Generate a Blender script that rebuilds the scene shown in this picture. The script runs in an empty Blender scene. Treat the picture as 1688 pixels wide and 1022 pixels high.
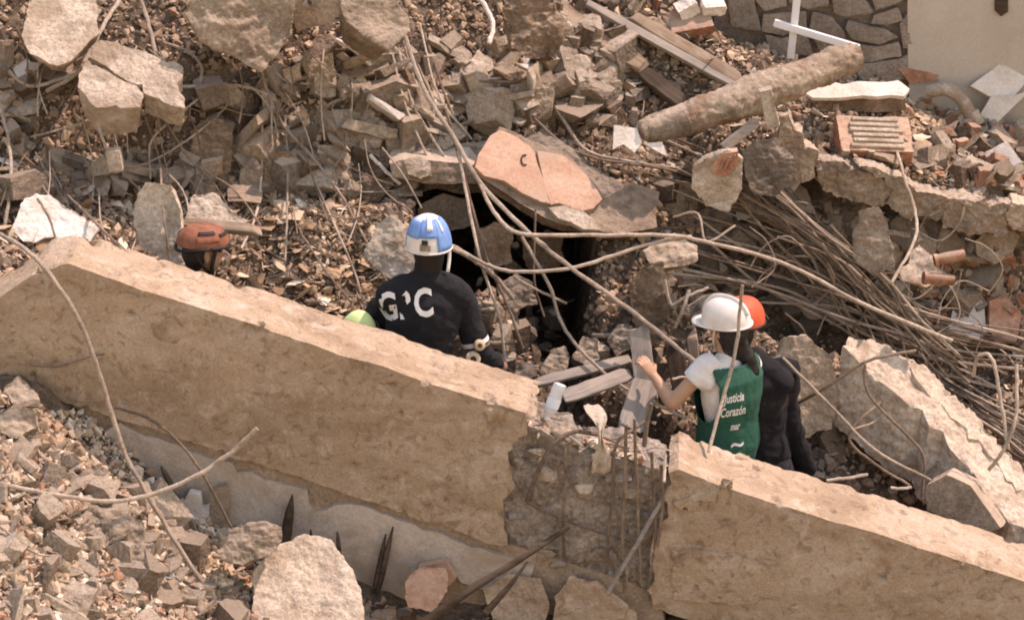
import bpy, bmesh, math, random
import numpy as np
from mathutils import Vector, Matrix, noise, Quaternion
from mathutils.bvhtree import BVHTree

# ------------------------------------------------------------------ camera
SC = bpy.context.scene
COL = SC.collection
PITCH = math.radians(24.0)
DIST = 14.0
SPX = 1688 * DIST / 5.0                      # pixels per unit tangent (photo 1688 x 1022)
FWD = np.array([0, math.cos(PITCH), -math.sin(PITCH)])
UPV = np.array([0, math.sin(PITCH), math.cos(PITCH)])
RGT = np.array([1.0, 0, 0])
CAM = -FWD * DIST
cam_data = bpy.data.cameras.new('camera')
cam = bpy.data.objects.new('camera', cam_data)
COL.objects.link(cam)
cam.location = CAM
cam.rotation_euler = (math.pi / 2 - PITCH, 0, 0)
cam_data.sensor_width = 36
cam_data.lens = 36 * DIST / 5.0
cam_data.clip_end = 300
SC.camera = cam
SC.cycles.filter_width = 1.9                 # the photograph is a soft video still

# ------------------------------------------------------------------ light
SUN = Vector((0.46, 0.26, 0.85)).normalized()
world = bpy.data.worlds.new('World')
SC.world = world
world.use_nodes = True
wn = world.node_tree.nodes
sky = wn.new('ShaderNodeTexSky')
sky.sky_type = 'NISHITA'
sky.sun_disc = False
sky.sun_elevation = math.asin(SUN.z)
sky.sun_rotation = math.atan2(SUN.x, SUN.y)
sky.air_density = 2.5
sky.dust_density = 0.3
sky.ozone_density = 0.6
wn['Background'].inputs[1].default_value = 0.14
world.node_tree.links.new(sky.outputs[0], wn['Background'].inputs[0])
sun_data = bpy.data.lights.new('sun', 'SUN')
sun_data.energy = 2.8
sun_data.angle = math.radians(0.6)
sun_data.color = (1.0, 0.94, 0.87)
sun = bpy.data.objects.new('sun', sun_data)
COL.objects.link(sun)
sun.rotation_euler = Vector((-SUN.x, -SUN.y, -SUN.z)).to_track_quat('-Z', 'Y').to_euler()
sun.location = (4, 4, 9)
vs = SC.view_settings
vs.view_transform = 'Standard'
vs.look = 'None'
vs.gamma = 1
vs.exposure = 0.80
vs.use_curve_mapping = False
try:
    vs.use_white_balance = True              # warm camera white balance
    vs.white_balance_temperature = 8000
    vs.white_balance_tint = 33
except Exception:
    pass

# ------------------------------------------------------------------ pixel helpers
def ray(px, py):
    return FWD + RGT * ((px - 844) / SPX) + UPV * ((511 - py) / SPX)

def P(px, py, Y):
    d = ray(px, py)
    t = (Y - CAM[1]) / d[1]
    return Vector(CAM + d * t)

def PL(px, py, p0, n):
    d = ray(px, py)
    n = np.array(n); p0 = np.array(p0)
    t = np.dot(p0 - CAM, n) / np.dot(d, n)
    return Vector(CAM + d * t)

# ------------------------------------------------------------------ terrain
def sstep(a, b, x):
    t = np.clip((x - a) / (b - a), 0, 1)
    return t * t * (3 - 2 * t)

def bump_noise(x, y):
    s = 0.05 * np.sin(3.1 * x + 1.3 * y + 0.5) * np.cos(2.3 * y - 1.7 * x)
    s = s + 0.035 * np.sin(7.3 * x - 4.1 * y + 1.0) * np.cos(6.1 * y + 3.3 * x + 2.0)
    s = s + 0.05 * np.abs(np.sin(4.7 * x + 0.6 * y)) * np.sin(5.3 * y + 2.1 * x)
    s = s + 0.018 * np.sin(15.1 * x + 11.0 * y) * np.cos(13.3 * y - 9.2 * x + 1.1)
    return s

def terrain(x, y, deep=False):
    x = np.asarray(x, float); y = np.asarray(y, float)
    front = np.interp(x, [-6, -2.35, -1.95, -1.6, -1.15, -0.7, 0.2, 3], [0.4, -0.50, -0.82, -1.12, -1.40, -1.58, -1.75, -1.9]) + 0.16 * np.clip(y, -6, 0)
    pit = -1.715 - 0.19 * np.clip(x, -3, 3) + 1.1 * sstep(-1.85, -2.15, x)
    zb = np.interp(x, [-8, -3, -2.5, -1.1, -0.3, 0.3, 1.4, 2.5, 5], [0.0, -0.2, -0.3, -0.62, -0.95, -1.0, -1.5, -1.8, -2.0])
    back = zb + 0.76 * (y - 1.4)
    plat = -0.19 - 0.27 * (np.clip(x, 0, 4) - 1.6) + 0.27 * (y - 2.5)
    k = sstep(1.0, 1.25, x)
    right = back + (np.maximum(plat, back * 0 + plat) - back) * sstep(2.52, 2.66, y)
    right = np.where(y > 3.5, np.minimum(right, -0.19 - 0.27 * (np.clip(x, 0, 4) - 1.6) + 0.27), right)
    back = back * (1 - k) + right * k
    back = np.minimum(back, 1.35 + 0.05 * y)
    # undercuts below the slabs at the crest
    for cx, cy, sx, sy, dd in ((-2.05, 2.0, 0.42, 0.26, 0.34), (-1.25, 2.2, 0.40, 0.24, 0.30), (-0.72, 2.35, 0.25, 0.2, 0.22), (1.55, 2.30, 0.5, 0.20, 0.42), (2.35, 2.25, 0.5, 0.2, 0.36)):
        back = back - dd * np.exp(-((x - cx) / sx) ** 2 - ((y - cy) / sy) ** 2)
    # hollow under the tilted pink slab; deep tunnel behind added for its darkness
    m = sstep(-0.58, -0.45, x) * sstep(0.50, 0.36, x) * (sstep(4.25, 4.1, y) if deep else sstep(2.36, 2.26, y))
    back = back * (1 - m) + (np.minimum(back, -1.5) + 0.86 * np.exp(-((x + 0.13) / 0.31) ** 2 - ((y - 1.74) / 0.36) ** 2)) * m
    z = front + (pit - front) * sstep(0.22, 0.36, y)
    z = z + (back - z) * sstep(1.18, 1.40, y)
    return z + bump_noise(x, y) * (0.6 + 0.4 * sstep(1.3, 1.6, y))

_T = np.linspace(10.5, 24, 900)
def G(px, py, off=0.0):
    d = ray(px, py)
    pts = CAM[None, :] + _T[:, None] * d[None, :]
    y = pts[:, 1]
    below = (pts[:, 2] < terrain(pts[:, 0], y)) & ((y > 0.55) | (py > 600))
    i = int(np.argmax(below)) if below.any() else len(_T) - 1
    t = _T[i] - off
    return Vector(CAM + d * t)

def GY(px, py, off=0.0):
    return G(px, py, off).y

# ------------------------------------------------------------------ materials
def srgb(r, g, b):
    return tuple(((c / 255) / 12.92 if c / 255 <= 0.04045 else ((c / 255 + 0.055) / 1.055) ** 2.4) for c in (r, g, b))

class NT:
    def __init__(s, name):
        s.m = bpy.data.materials.new(name); s.m.use_nodes = True
        s.t = s.m.node_tree; s.n = s.t.nodes; s.l = s.t.links
        s.b = s.n['Principled BSDF']; s.b.inputs['Roughness'].default_value = 0.9
        s.b.inputs['Specular IOR Level'].default_value = 0.25
    def node(s, typ, **kw):
        n = s.n.new(typ)
        for k, v in kw.items():
            if hasattr(n, k): setattr(n, k, v)
        return n
    def link(s, a, b): s.l.new(a, b)
    def ramp(s, fac, stops, interp='LINEAR'):
        r = s.n.new('ShaderNodeValToRGB'); r.color_ramp.interpolation = interp
        e = r.color_ramp.elements
        while len(e) < len(stops): e.new(0.5)
        for el, (p, c) in zip(e, stops):
            el.position = p; el.color = (*c, 1) if len(c) == 3 else c
        s.link(fac, r.inputs[0]); return r.outputs[0]
    def noise(s, vec, scale, detail=6, rough=0.6, dist=0.0):
        n = s.n.new('ShaderNodeTexNoise'); n.inputs['Scale'].default_value = scale
        n.inputs['Detail'].default_value = detail; n.inputs['Roughness'].default_value = rough
        n.inputs['Distortion'].default_value = dist
        s.link(vec, n.inputs['Vector']); return n.outputs[0]
    def mix(s, fac, a, b, mode='MIX'):
        m = s.n.new('ShaderNodeMix'); m.data_type = 'RGBA'; m.blend_type = mode
        for sock, v in ((m.inputs[0], fac), (m.inputs[6], a), (m.inputs[7], b)):
            if isinstance(v, (int, float)): sock.default_value = v
            elif isinstance(v, tuple): sock.default_value = (*v, 1) if len(v) == 3 else v
            else: s.link(v, sock)
        return m.outputs[2]
    def math(s, op, a, b=0.0):
        m = s.n.new('ShaderNodeMath'); m.operation = op
        for i, v in enumerate((a, b)):
            if isinstance(v, (int, float)): m.inputs[i].default_value = v
            else: s.link(v, m.inputs[i])
        return m.outputs[0]
    def coords(s, rand=True):
        tc = s.n.new('ShaderNodeTexCoord')
        if not rand: return tc.outputs['Object']
        oi = s.n.new('ShaderNodeObjectInfo')
        sc = s.n.new('ShaderNodeVectorMath'); sc.operation = 'SCALE'
        sc.inputs[0].default_value = (31.7, 17.3, 23.9); s.link(oi.outputs['Random'], sc.inputs['Scale'])
        ad = s.n.new('ShaderNodeVectorMath'); ad.operation = 'ADD'
        s.link(tc.outputs['Object'], ad.inputs[0]); s.link(sc.outputs[0], ad.inputs[1])
        return ad.outputs[0]
    def bump(s, h, strength=0.4, dist=0.02):
        b = s.n.new('ShaderNodeBump'); b.inputs['Strength'].default_value = strength
        b.inputs['Distance'].default_value = dist
        s.link(h, b.inputs['Height']); s.link(b.outputs[0], s.b.inputs['Normal'])

def mat_rough(name, dark, mid, light, scale=5.0, speck=0.35, bump=0.5, vary=0.25, rough=0.95, stain=None, dust=0.0):
    t = NT(name); v = t.coords()
    a = t.noise(v, scale, 8, 0.65, 0.4)
    c = t.ramp(a, [(0.3, dark), (0.5, mid), (0.72, light)])
    f = t.noise(v, 55, 4, 0.7)
    c = t.mix(speck, c, t.ramp(f, [(0.35, (0.25, 0.24, 0.23)), (0.5, (0.5, 0.5, 0.5)), (0.68, (0.85, 0.84, 0.82))]), 'OVERLAY')
    if stain:
        g = t.noise(v, scale * 0.45, 5, 0.6, 1.2)
        c = t.mix(t.ramp(g, [(0.5, (0, 0, 0)), (0.62, (1, 1, 1))]), c, stain)
    if dust:  # pale dust on upward faces, also brightening sunlit tops in the colour
        geo = t.n.new('ShaderNodeNewGeometry'); sx = t.n.new('ShaderNodeSeparateXYZ'); t.link(geo.outputs['Normal'], sx.inputs[0])
        up = t.ramp(t.math('ADD', sx.outputs[2], t.math('MULTIPLY', t.math('SUBTRACT', t.noise(v, 14, 6, 0.7), 0.5), 1.1)), [(0.45, (0, 0, 0)), (0.85, (dust, dust, dust))])
        c = t.mix(up, c, (0.53, 0.425, 0.325))
    if vary:
        oi = t.n.new('ShaderNodeObjectInfo')
        hs = t.n.new('ShaderNodeHueSaturation')
        t.link(t.math('ADD', t.math('MULTIPLY', oi.outputs['Random'], 2 * vary), 1 - vary), hs.inputs['Value'])
        t.link(c, hs.inputs['Color']); c = hs.outputs[0]
    t.link(c, t.b.inputs['Base Color'])
    t.b.inputs['Roughness'].default_value = rough
    h = t.math('ADD', t.noise(v, scale * 3, 8, 0.7), t.math('MULTIPLY', f, 0.5))
    t.bump(h, bump, 0.03)
    return t.m

def mat_islands(name, stops, scale=12):
    t = NT(name)
    geo = t.n.new('ShaderNodeNewGeometry')
    tc = t.n.new('ShaderNodeTexCoord'); v = tc.outputs['Object']
    c = t.ramp(geo.outputs['Random Per Island'], stops, 'CONSTANT')
    n = t.noise(v, scale, 6, 0.65)
    c = t.mix(0.55, c, t.ramp(n, [(0.3, (0.28, 0.27, 0.26)), (0.7, (0.74, 0.73, 0.72))]), 'OVERLAY')
    big = t.noise(v, 1.3, 4, 0.6)
    c = t.mix(0.6, c, t.ramp(big, [(0.36, (0.33, 0.32, 0.31)), (0.62, (0.68, 0.67, 0.66))]), 'OVERLAY')
    t.link(c, t.b.inputs['Base Color']); t.b.inputs['Roughness'].default_value = 0.95
    t.bump(t.noise(v, 50, 5, 0.7), 0.5, 0.015)
    return t.m

def mat_plain(name, col, rough=0.6, spec=0.4, nscale=20, namt=0.25, bump=0.0, metal=0.0):
    t = NT(name); v = t.coords(False)
    n = t.noise(v, nscale, 5, 0.6)
    c = t.mix(namt, tuple(col), t.ramp(n, [(0.3, (0.2, 0.2, 0.2)), (0.7, (0.8, 0.8, 0.8))]), 'OVERLAY')
    t.link(c, t.b.inputs['Base Color'])
    t.b.inputs['Roughness'].default_value = rough
    t.b.inputs['Specular IOR Level'].default_value = spec
    t.b.inputs['Metallic'].default_value = metal
    if bump: t.bump(n, bump, 0.01)
    return t.m

def mat_wood(name, dark, light, stretch=(1, 14, 14), dust=0.6):
    t = NT(name); v = t.coords()
    mp = t.n.new('ShaderNodeMapping'); mp.inputs['Scale'].default_value = stretch
    t.link(v, mp.inputs[0])
    n = t.noise(mp.outputs[0], 3, 7, 0.65, 0.6)
    c = t.ramp(n, [(0.3, dark), (0.7, light)])
    d = t.noise(v, 6, 4, 0.6)
    c = t.mix(t.ramp(d, [(0.45, (0, 0, 0)), (0.7, (dust, dust, dust))]), c, (0.42, 0.33, 0.25))
    t.link(c, t.b.inputs['Base Color']); t.bump(n, 0.5, 0.01)
    return t.m

M = {}
M['soil'] = mat_rough('dusty_soil', (0.06, 0.04, 0.027), (0.155, 0.11, 0.077), (0.33, 0.245, 0.175), 7, 0.6, 1.0, 0)
M['rubble'] = mat_islands('rubble_mix', [(0.0, (0.397, 0.289, 0.201)), (0.14, (0.270, 0.196, 0.137)), (0.3, (0.346, 0.250, 0.176)),
      (0.46, (0.312, 0.235, 0.173)), (0.6, (0.447, 0.328, 0.231)), (0.74, (0.245, 0.180, 0.130)), (0.86, (0.330, 0.225, 0.155)), (0.94, (0.468, 0.352, 0.253))])
M['pale_rubble'] = mat_islands('pale_rubble', [(0.0, (0.470, 0.381, 0.291)), (0.2, (0.336, 0.263, 0.196)), (0.4, (0.582, 0.493, 0.392)),
      (0.6, (0.403, 0.319, 0.235)), (0.8, (0.650, 0.560, 0.470)), (0.92, (0.403, 0.224, 0.146))])
M['chips'] = mat_islands('wood_chips', [(0.0, (0.432, 0.312, 0.204)), (0.25, (0.264, 0.174, 0.108)), (0.45, (0.552, 0.432, 0.300)),
      (0.7, (0.360, 0.240, 0.150)), (0.88, (0.650, 0.552, 0.420))], 25)
M['conc'] = mat_rough('broken_concrete', (0.20, 0.146, 0.104), (0.35, 0.267, 0.195), (0.48, 0.38, 0.285), 5, 0.5, 0.7, 0.3, dust=0.75)
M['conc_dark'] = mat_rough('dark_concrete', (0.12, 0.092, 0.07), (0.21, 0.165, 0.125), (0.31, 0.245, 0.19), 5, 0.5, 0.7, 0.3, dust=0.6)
M['conc_pale'] = mat_rough('pale_concrete', (0.34, 0.265, 0.20), (0.51, 0.42, 0.33), (0.62, 0.53, 0.435), 6, 0.45, 0.7, 0.1, stain=(0.36, 0.275, 0.20))
M['plaster_white'] = mat_rough('white_plaster', (0.55, 0.48, 0.41), (0.66, 0.60, 0.53), (0.72, 0.67, 0.61), 5, 0.25, 0.4, 0.06)
M['brown_stone'] = mat_rough('brown_earth_block', (0.10, 0.065, 0.042), (0.20, 0.135, 0.09), (0.32, 0.225, 0.155), 6, 0.5, 0.8, 0.2, dust=0.55)
M['brick'] = mat_rough('terracotta', (0.24, 0.105, 0.065), (0.36, 0.175, 0.11), (0.46, 0.27, 0.185), 9, 0.4, 0.4, 0.22, dust=0.5)
M['pink'] = mat_rough('pink_plaster', (0.40, 0.23, 0.155), (0.49, 0.31, 0.22), (0.54, 0.38, 0.29), 3.5, 0.22, 0.25, 0, stain=(0.44, 0.31, 0.235))
M['beam'] = None
M['rebar'] = mat_rough('rusty_rebar', (0.10, 0.065, 0.045), (0.20, 0.145, 0.105), (0.32, 0.25, 0.19), 8, 0.4, 0.5, 0.25, 0.8)
M['rebar_pale'] = mat_rough('dusty_lit_rebar', (0.24, 0.185, 0.14), (0.38, 0.305, 0.24), (0.50, 0.42, 0.34), 8, 0.4, 0.4, 0.2, 0.8)  # pale dusty tone, also puts the sunlit look of wires into colour
M['wood'] = mat_wood('weathered_wood', (0.13, 0.085, 0.055), (0.34, 0.25, 0.17))
M['wood_grey'] = mat_wood('grey_wood', (0.17, 0.145, 0.12), (0.34, 0.30, 0.26))
M['wood_dark'] = mat_wood('dark_wood', (0.03, 0.02, 0.014), (0.09, 0.06, 0.04), dust=0.12)
M['white_paint'] = mat_plain('white_paint', (0.72, 0.73, 0.74), 0.5)

# the long beam: tan plaster with smears, pits and pale dust
def mat_beam():
    t = NT('tan_beam_plaster'); v = t.coords(False)
    mp = t.n.new('ShaderNodeMapping'); mp.inputs['Scale'].default_value = (0.55, 1, 1.6); mp.inputs['Rotation'].default_value = (0, math.radians(-19), 0)
    t.link(v, mp.inputs[0])
    a = t.noise(mp.outputs[0], 2.2, 8, 0.62, 0.6)
    c = t.ramp(a, [(0.3, (0.30, 0.21, 0.14)), (0.47, (0.41, 0.30, 0.205)), (0.56, (0.44, 0.33, 0.235)), (0.72, (0.52, 0.405, 0.305))])
    b = t.noise(v, 7.5, 6, 0.7, 0.8)
    c = t.mix(t.ramp(b, [(0.52, (0, 0, 0)), (0.68, (0.75, 0.75, 0.75))]), c, (0.56, 0.455, 0.36))
    e = t.noise(v, 11, 4, 0.6, 1.5)
    c = t.mix(t.ramp(e, [(0.54, (0, 0, 0)), (0.66, (0.6, 0.6, 0.6))]), c, (0.21, 0.14, 0.092))
    f = t.noise(v, 70, 3, 0.7)
    c = t.mix(0.3, c, t.ramp(f, [(0.35, (0.3, 0.3, 0.3)), (0.68, (0.72, 0.72, 0.72))]), 'OVERLAY')
    t.link(c, t.b.inputs['Base Color']); t.b.inputs['Roughness'].default_value = 0.95
    h = t.math('ADD', t.noise(v, 16, 8, 0.72), t.math('MULTIPLY', f, 0.35))
    t.bump(h, 0.8, 0.025)
    return t.m
M['beam'] = mat_beam()
M['core'] = mat_rough('exposed_grey_core', (0.19, 0.155, 0.125), (0.35, 0.29, 0.24), (0.52, 0.44, 0.37), 9, 0.5, 0.9, 0)
M['grey_plaster'] = mat_rough('pale_grey_wall_paint', (0.33, 0.27, 0.22), (0.46, 0.395, 0.335), (0.51, 0.445, 0.385), 3.5, 0.25, 0.25, 0.0, stain=(0.36, 0.28, 0.215))
M['brown_plaster'] = mat_rough('brown_wall_render', (0.24, 0.17, 0.12), (0.34, 0.255, 0.185), (0.42, 0.33, 0.25), 6, 0.4, 0.5, 0.0)
M['beige_wall'] = mat_rough('beige_wall_paint', (0.40, 0.36, 0.31), (0.46, 0.415, 0.36), (0.50, 0.455, 0.40), 1.6, 0.1, 0.1, 0.0)
M['wall_stone'] = mat_rough('wall_stone', (0.17, 0.14, 0.115), (0.255, 0.215, 0.18), (0.33, 0.28, 0.24), 7, 0.4, 0.6, 0.15)
M['mortar'] = mat_rough('dark_mortar', (0.16, 0.13, 0.105), (0.22, 0.18, 0.15), (0.28, 0.235, 0.195), 9, 0.4, 0.6, 0)
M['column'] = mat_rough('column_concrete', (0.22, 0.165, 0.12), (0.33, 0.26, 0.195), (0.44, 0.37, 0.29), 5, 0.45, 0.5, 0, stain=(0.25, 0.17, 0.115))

# ------------------------------------------------------------------ mesh helpers
def tag(o, label=None, cat=None, group=None, kind=None):
    if label: o['label'] = label
    if cat: o['category'] = cat
    if group: o['group'] = group
    if kind: o['kind'] = kind
    return o

def empty(name, loc=(0, 0, 0), label=None, cat=None, group=None):
    o = bpy.data.objects.new(name, None); COL.objects.link(o); o.location = loc
    o.empty_display_size = 0.1
    return tag(o, label, cat, group)

def mesh_np(name, V, F):
    """triangles or quads from numpy arrays"""
    me = bpy.data.meshes.new(name)
    V = np.asarray(V, np.float32); F = np.asarray(F, np.int32)
    k = F.shape[1]
    me.vertices.add(len(V)); me.vertices.foreach_set('co', V.ravel())
    me.loops.add(F.size); me.loops.foreach_set('vertex_index', F.ravel())
    me.polygons.add(len(F)); me.polygons.foreach_set('loop_start', np.arange(0, F.size, k, dtype=np.int32))
    me.update(calc_edges=True); me.validate()
    return me

def mesh_py(name, V, F):
    me = bpy.data.meshes.new(name)
    me.from_pydata([tuple(v) for v in V], [], F); me.update()
    return me

def get_co(me):
    a = np.empty(len(me.vertices) * 3, np.float32); me.vertices.foreach_get('co', a); return a.reshape(-1, 3)

def set_co(me, a):
    me.vertices.foreach_set('co', np.asarray(a, np.float32).ravel()); me.update()

def smooth_shade(me, on=True):
    me.polygons.foreach_set('use_smooth', [on] * len(me.polygons))

def remesh(me, voxel, smooth=0, soft=False):
    o = bpy.data.objects.new('tmp', me); COL.objects.link(o)
    md = o.modifiers.new('r', 'REMESH')
    if soft: md.mode = 'VOXEL'; md.voxel_size = voxel
    else:                                     # keeps the arrises of broken concrete crisp
        c = get_co(me); dim = float((c.max(0) - c.min(0)).max())
        md.mode = 'SHARP'; md.octree_depth = int(min(8, max(4, math.ceil(math.log2(dim / (0.9 * voxel)))))); md.scale = 0.9
        md.sharpness = 1.0; md.use_remove_disconnected = False
    if smooth:
        s = o.modifiers.new('s', 'SMOOTH'); s.factor = 0.5; s.iterations = smooth
    dg = bpy.context.evaluated_depsgraph_get()
    out = bpy.data.meshes.new_from_object(o.evaluated_get(dg))
    bpy.data.objects.remove(o); bpy.data.meshes.remove(me)
    return out

def roughen(me, amp, scale, seed=0, fine=0.35):
    me.update()
    off = Vector((seed * 3.17, seed * 1.31, seed * 2.71))
    n = np.empty(len(me.vertices) * 3, np.float32); me.vertex_normals.foreach_get('vector', n); n = n.reshape(-1, 3)
    co = get_co(me)
    d = np.empty(len(co), np.float32)
    for i, c in enumerate(co):
        p = Vector(c) * scale + off
        d[i] = noise.noise(p) + fine * noise.noise(p * 3.7) + 0.5 * fine * noise.noise(p * 9.1)
    set_co(me, co + n * (d * amp)[:, None])
    return me

def pits(me, amp, scale, seed, thr=0.32):
    me.update(); off = Vector((seed * 1.7, seed * 2.3, seed))
    n = np.empty(len(me.vertices) * 3, np.float32); me.vertex_normals.foreach_get('vector', n); n = n.reshape(-1, 3)
    co = get_co(me)
    d = np.array([max(0.0, noise.noise(Vector(c) * scale + off) - thr) for c in co])
    set_co(me, co - n * (d * amp)[:, None]); return me

def finish(name, me, mat, parent=None, shade=True, base=True):
    """link a mesh given in world coordinates, its origin moved to its base"""
    me.materials.clear(); me.materials.append(M[mat] if isinstance(mat, str) else mat)
    smooth_shade(me, shade)
    if shade: me.set_sharp_from_angle(angle=math.radians(38))
    o = bpy.data.objects.new(name, me); COL.objects.link(o)
    if parent is not None:
        o.parent = parent
        pw = Vector(parent_world(parent))
        set_co(me, get_co(me) - np.array(pw))
    elif base:
        co = get_co(me)
        b = np.array([co[:, 0].mean(), co[:, 1].mean(), co[:, 2].min()])
        set_co(me, co - b); o.location = b
    return o

def parent_world(o):
    v = Vector((0, 0, 0))
    while o is not None:
        v = v + o.location; o = o.parent
    return v

def prism(front, depth, back_scale=1.0, back_shift=(0, 0, 0)):
    """closed prism: front polygon (Vectors) pushed by depth vector"""
    n = len(front); c = sum(front, Vector()) / n
    back = [c + (p - c) * back_scale + Vector(depth) + Vector(back_shift) for p in front]
    V = list(front) + back
    F = [list(range(n)), list(range(2 * n - 1, n - 1, -1))]
    for i in range(n):
        j = (i + 1) % n
        F.append([j, i, n + i, n + j])
    me = mesh_py('prism', V, F)
    bm = bmesh.new(); bm.from_mesh(me)
    bmesh.ops.recalc_face_normals(bm, faces=bm.faces)
    bm.to_mesh(me); bm.free()
    return me

def block_px(name, outline, Y, n, thick, mat, voxel=0.016, amp=0.012, scale=7, seed=1, parent=None, bs=1.0, smooth=0, shade=True, fine=0.35, ddir=None):
    """broken block: outline in photo pixels lies on a plane at depth Y with normal n; thickness goes the other way"""
    cx = sum(p[0] for p in outline) / len(outline); cy = sum(p[1] for p in outline) / len(outline)
    if Y is None: p0 = G(cx, cy, 0.09)
    elif isinstance(Y, tuple): p0 = P(*Y)
    else: p0 = P(cx, cy, Y)
    n = Vector(n).normalized()
    pts = [PL(x, y, p0, n) for x, y in outline]
    dv = -n * thick if ddir is None else Vector(ddir).normalized() * thick
    me = prism(pts, dv, bs)
    me = remesh(me, voxel, smooth)
    roughen(me, amp, scale, seed, fine)
    return finish(name, me, mat, parent, shade)

def rot_mat(q): return np.array(Quaternion(q).to_matrix())

def hull_pts(seed, n=14, box=(1, 1, 1), power=0.5):
    r = random.Random(seed); pts = []
    for _ in range(n):
        v = Vector((r.gauss(0, 1), r.gauss(0, 1), r.gauss(0, 1))).normalized()
        v = Vector([math.copysign(abs(c) ** power, c) for c in v]) * r.uniform(0.78, 1.05)
        pts.append(Vector((v.x * box[0], v.y * box[1], v.z * box[2])))
    return pts

def hull_mesh(seed, n=14, box=(1, 1, 1), power=0.5):
    bm = bmesh.new()
    for p in hull_pts(seed, n, box, power): bm.verts.new(p)
    g = bmesh.ops.convex_hull(bm, input=bm.verts)
    bmesh.ops.delete(bm, geom=[v for v in bm.verts if not v.link_faces], context='VERTS')
    bmesh.ops.triangulate(bm, faces=bm.faces)
    bmesh.ops.recalc_face_normals(bm, faces=bm.faces)
    me = bpy.data.meshes.new('hull'); bm.to_mesh(me); bm.free()
    return me

def hull_np(seed, n=10, box=(1, 1, 1)):
    me = hull_mesh(seed, n, box)
    V = get_co(me); F = np.array([list(p.vertices) for p in me.polygons]); bpy.data.meshes.remove(me)
    return V, F

def tube(pts, radii, seg=8, caps=True, ref=None, round_ends=False):
    """lofted tube; radius is a number or (a, b) with a along ref"""
    pts = [Vector(p) for p in pts]; n = len(pts)
    radii = [r if isinstance(r, tuple) else (r, r) for r in (radii if isinstance(radii, list) else [radii] * n)]
    if round_ends:
        def cap(p, q, r):
            d = (p - q).normalized(); m = min(r)
            return [(p + d * m * math.sin(a), (r[0] * math.cos(a), r[1] * math.cos(a))) for a in (0.5, 1.0, 1.4)]
        a = cap(pts[0], pts[1], radii[0])[::-1]; b = cap(pts[-1], pts[-2], radii[-1])
        pts = [p for p, _ in a] + pts + [p for p, _ in b]
        radii = [r for _, r in a] + radii + [r for _, r in b]
        n = len(pts)
    V = []; F = []
    up = None
    for i, p in enumerate(pts):
        t = (pts[min(i + 1, n - 1)] - pts[max(i - 1, 0)])
        t = t.normalized() if t.length > 1e-9 else Vector((0, 0, 1))
        if ref is not None: u = Vector(ref)
        else: u = up if up is not None else (Vector((0, 0, 1)) if abs(t.z) < 0.9 else Vector((1, 0, 0)))
        u = (u - t * u.dot(t)); u = u.normalized() if u.length > 1e-6 else t.orthogonal().normalized()
        up = u; w = t.cross(u)
        for k in range(seg):
            a = 2 * math.pi * k / seg
            V.append(p + u * math.cos(a) * radii[i][0] + w * math.sin(a) * radii[i][1])
    for i in range(n - 1):
        for k in range(seg):
            k2 = (k + 1) % seg
            F.append([i * seg + k, i * seg + k2, (i + 1) * seg + k2, (i + 1) * seg + k])
    if caps:
        F.append(list(range(seg - 1, -1, -1))); F.append([(n - 1) * seg + k for k in range(seg)])
    return V, F

def join_geo(parts):
    V = []; F = []
    for v, f in parts:
        o = len(V); V += list(v); F += [[i + o for i in q] for q in f]
    return V, F

def crom(pts, n=8):
    pts = [Vector(p) for p in pts]
    if len(pts) < 3:
        return [pts[0].lerp(pts[-1], i / n) for i in range(n + 1)]
    q = [pts[0] * 2 - pts[1]] + pts + [pts[-1] * 2 - pts[-2]]; out = []
    for i in range(1, len(q) - 2):
        a, b, c, d = q[i - 1:i + 3]
        for k in range(n):
            t = k / n
            out.append(0.5 * ((2 * b) + (c - a) * t + (2 * a - 5 * b + 4 * c - d) * t * t + (3 * b - a - 3 * c + d) * t ** 3))
    out.append(pts[-1]); return out

def box_geo(c, x, y, z, half):
    """box with centre c, unit axes x y z and half sizes"""
    c = Vector(c); x, y, z = (Vector(a).normalized() * h for a, h in zip((x, y, z), half))
    V = [c + x * i + y * j + z * k for k in (-1, 1) for j in (-1, 1) for i in (-1, 1)]
    F = [[0, 2, 3, 1], [4, 5, 7, 6], [0, 1, 5, 4], [2, 6, 7, 3], [0, 4, 6, 2], [1, 3, 7, 5]]
    return V, F

def bevel(me, w, seg=2):
    bm = bmesh.new(); bm.from_mesh(me)
    bmesh.ops.bevel(bm, geom=list(bm.edges), offset=w, segments=seg, affect='EDGES', profile=0.6)
    bm.to_mesh(me); bm.free(); return me

# ------------------------------------------------------------------ ground
def axis(lo, flo, fhi, hi, step, coarse):
    return np.concatenate([np.arange(lo, flo, coarse), np.arange(flo, fhi, step), np.arange(fhi, hi + coarse, coarse)])
gx = axis(-40, -3.4, 3.4, 40, 0.035, 0.9); gy = axis(-40, -2.4, 4.6, 60, 0.035, 0.9)
X, Yg = np.meshgrid(gx, gy)
Z = terrain(X, Yg, True)
V = np.stack([X.ravel(), Yg.ravel(), Z.ravel()], 1)
nx, ny = len(gx), len(gy)
idx = np.arange(nx * ny).reshape(ny, nx)
F = np.stack([idx[:-1, :-1].ravel(), idx[:-1, 1:].ravel(), idx[1:, 1:].ravel(), idx[1:, :-1].ravel()], 1)
me = mesh_np('ground', V, F)
rs = np.random.RandomState(4)
co = get_co(me); inner = (np.abs(co[:, 0]) < 3.4) & (co[:, 1] > -2.4) & (co[:, 1] < 4.6)
co[inner] += rs.normal(0, 0.008, (inner.sum(), 3)); set_co(me, co)
g = finish('ground', me, 'soil', base=False, shade=True); g['kind'] = 'structure'

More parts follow.
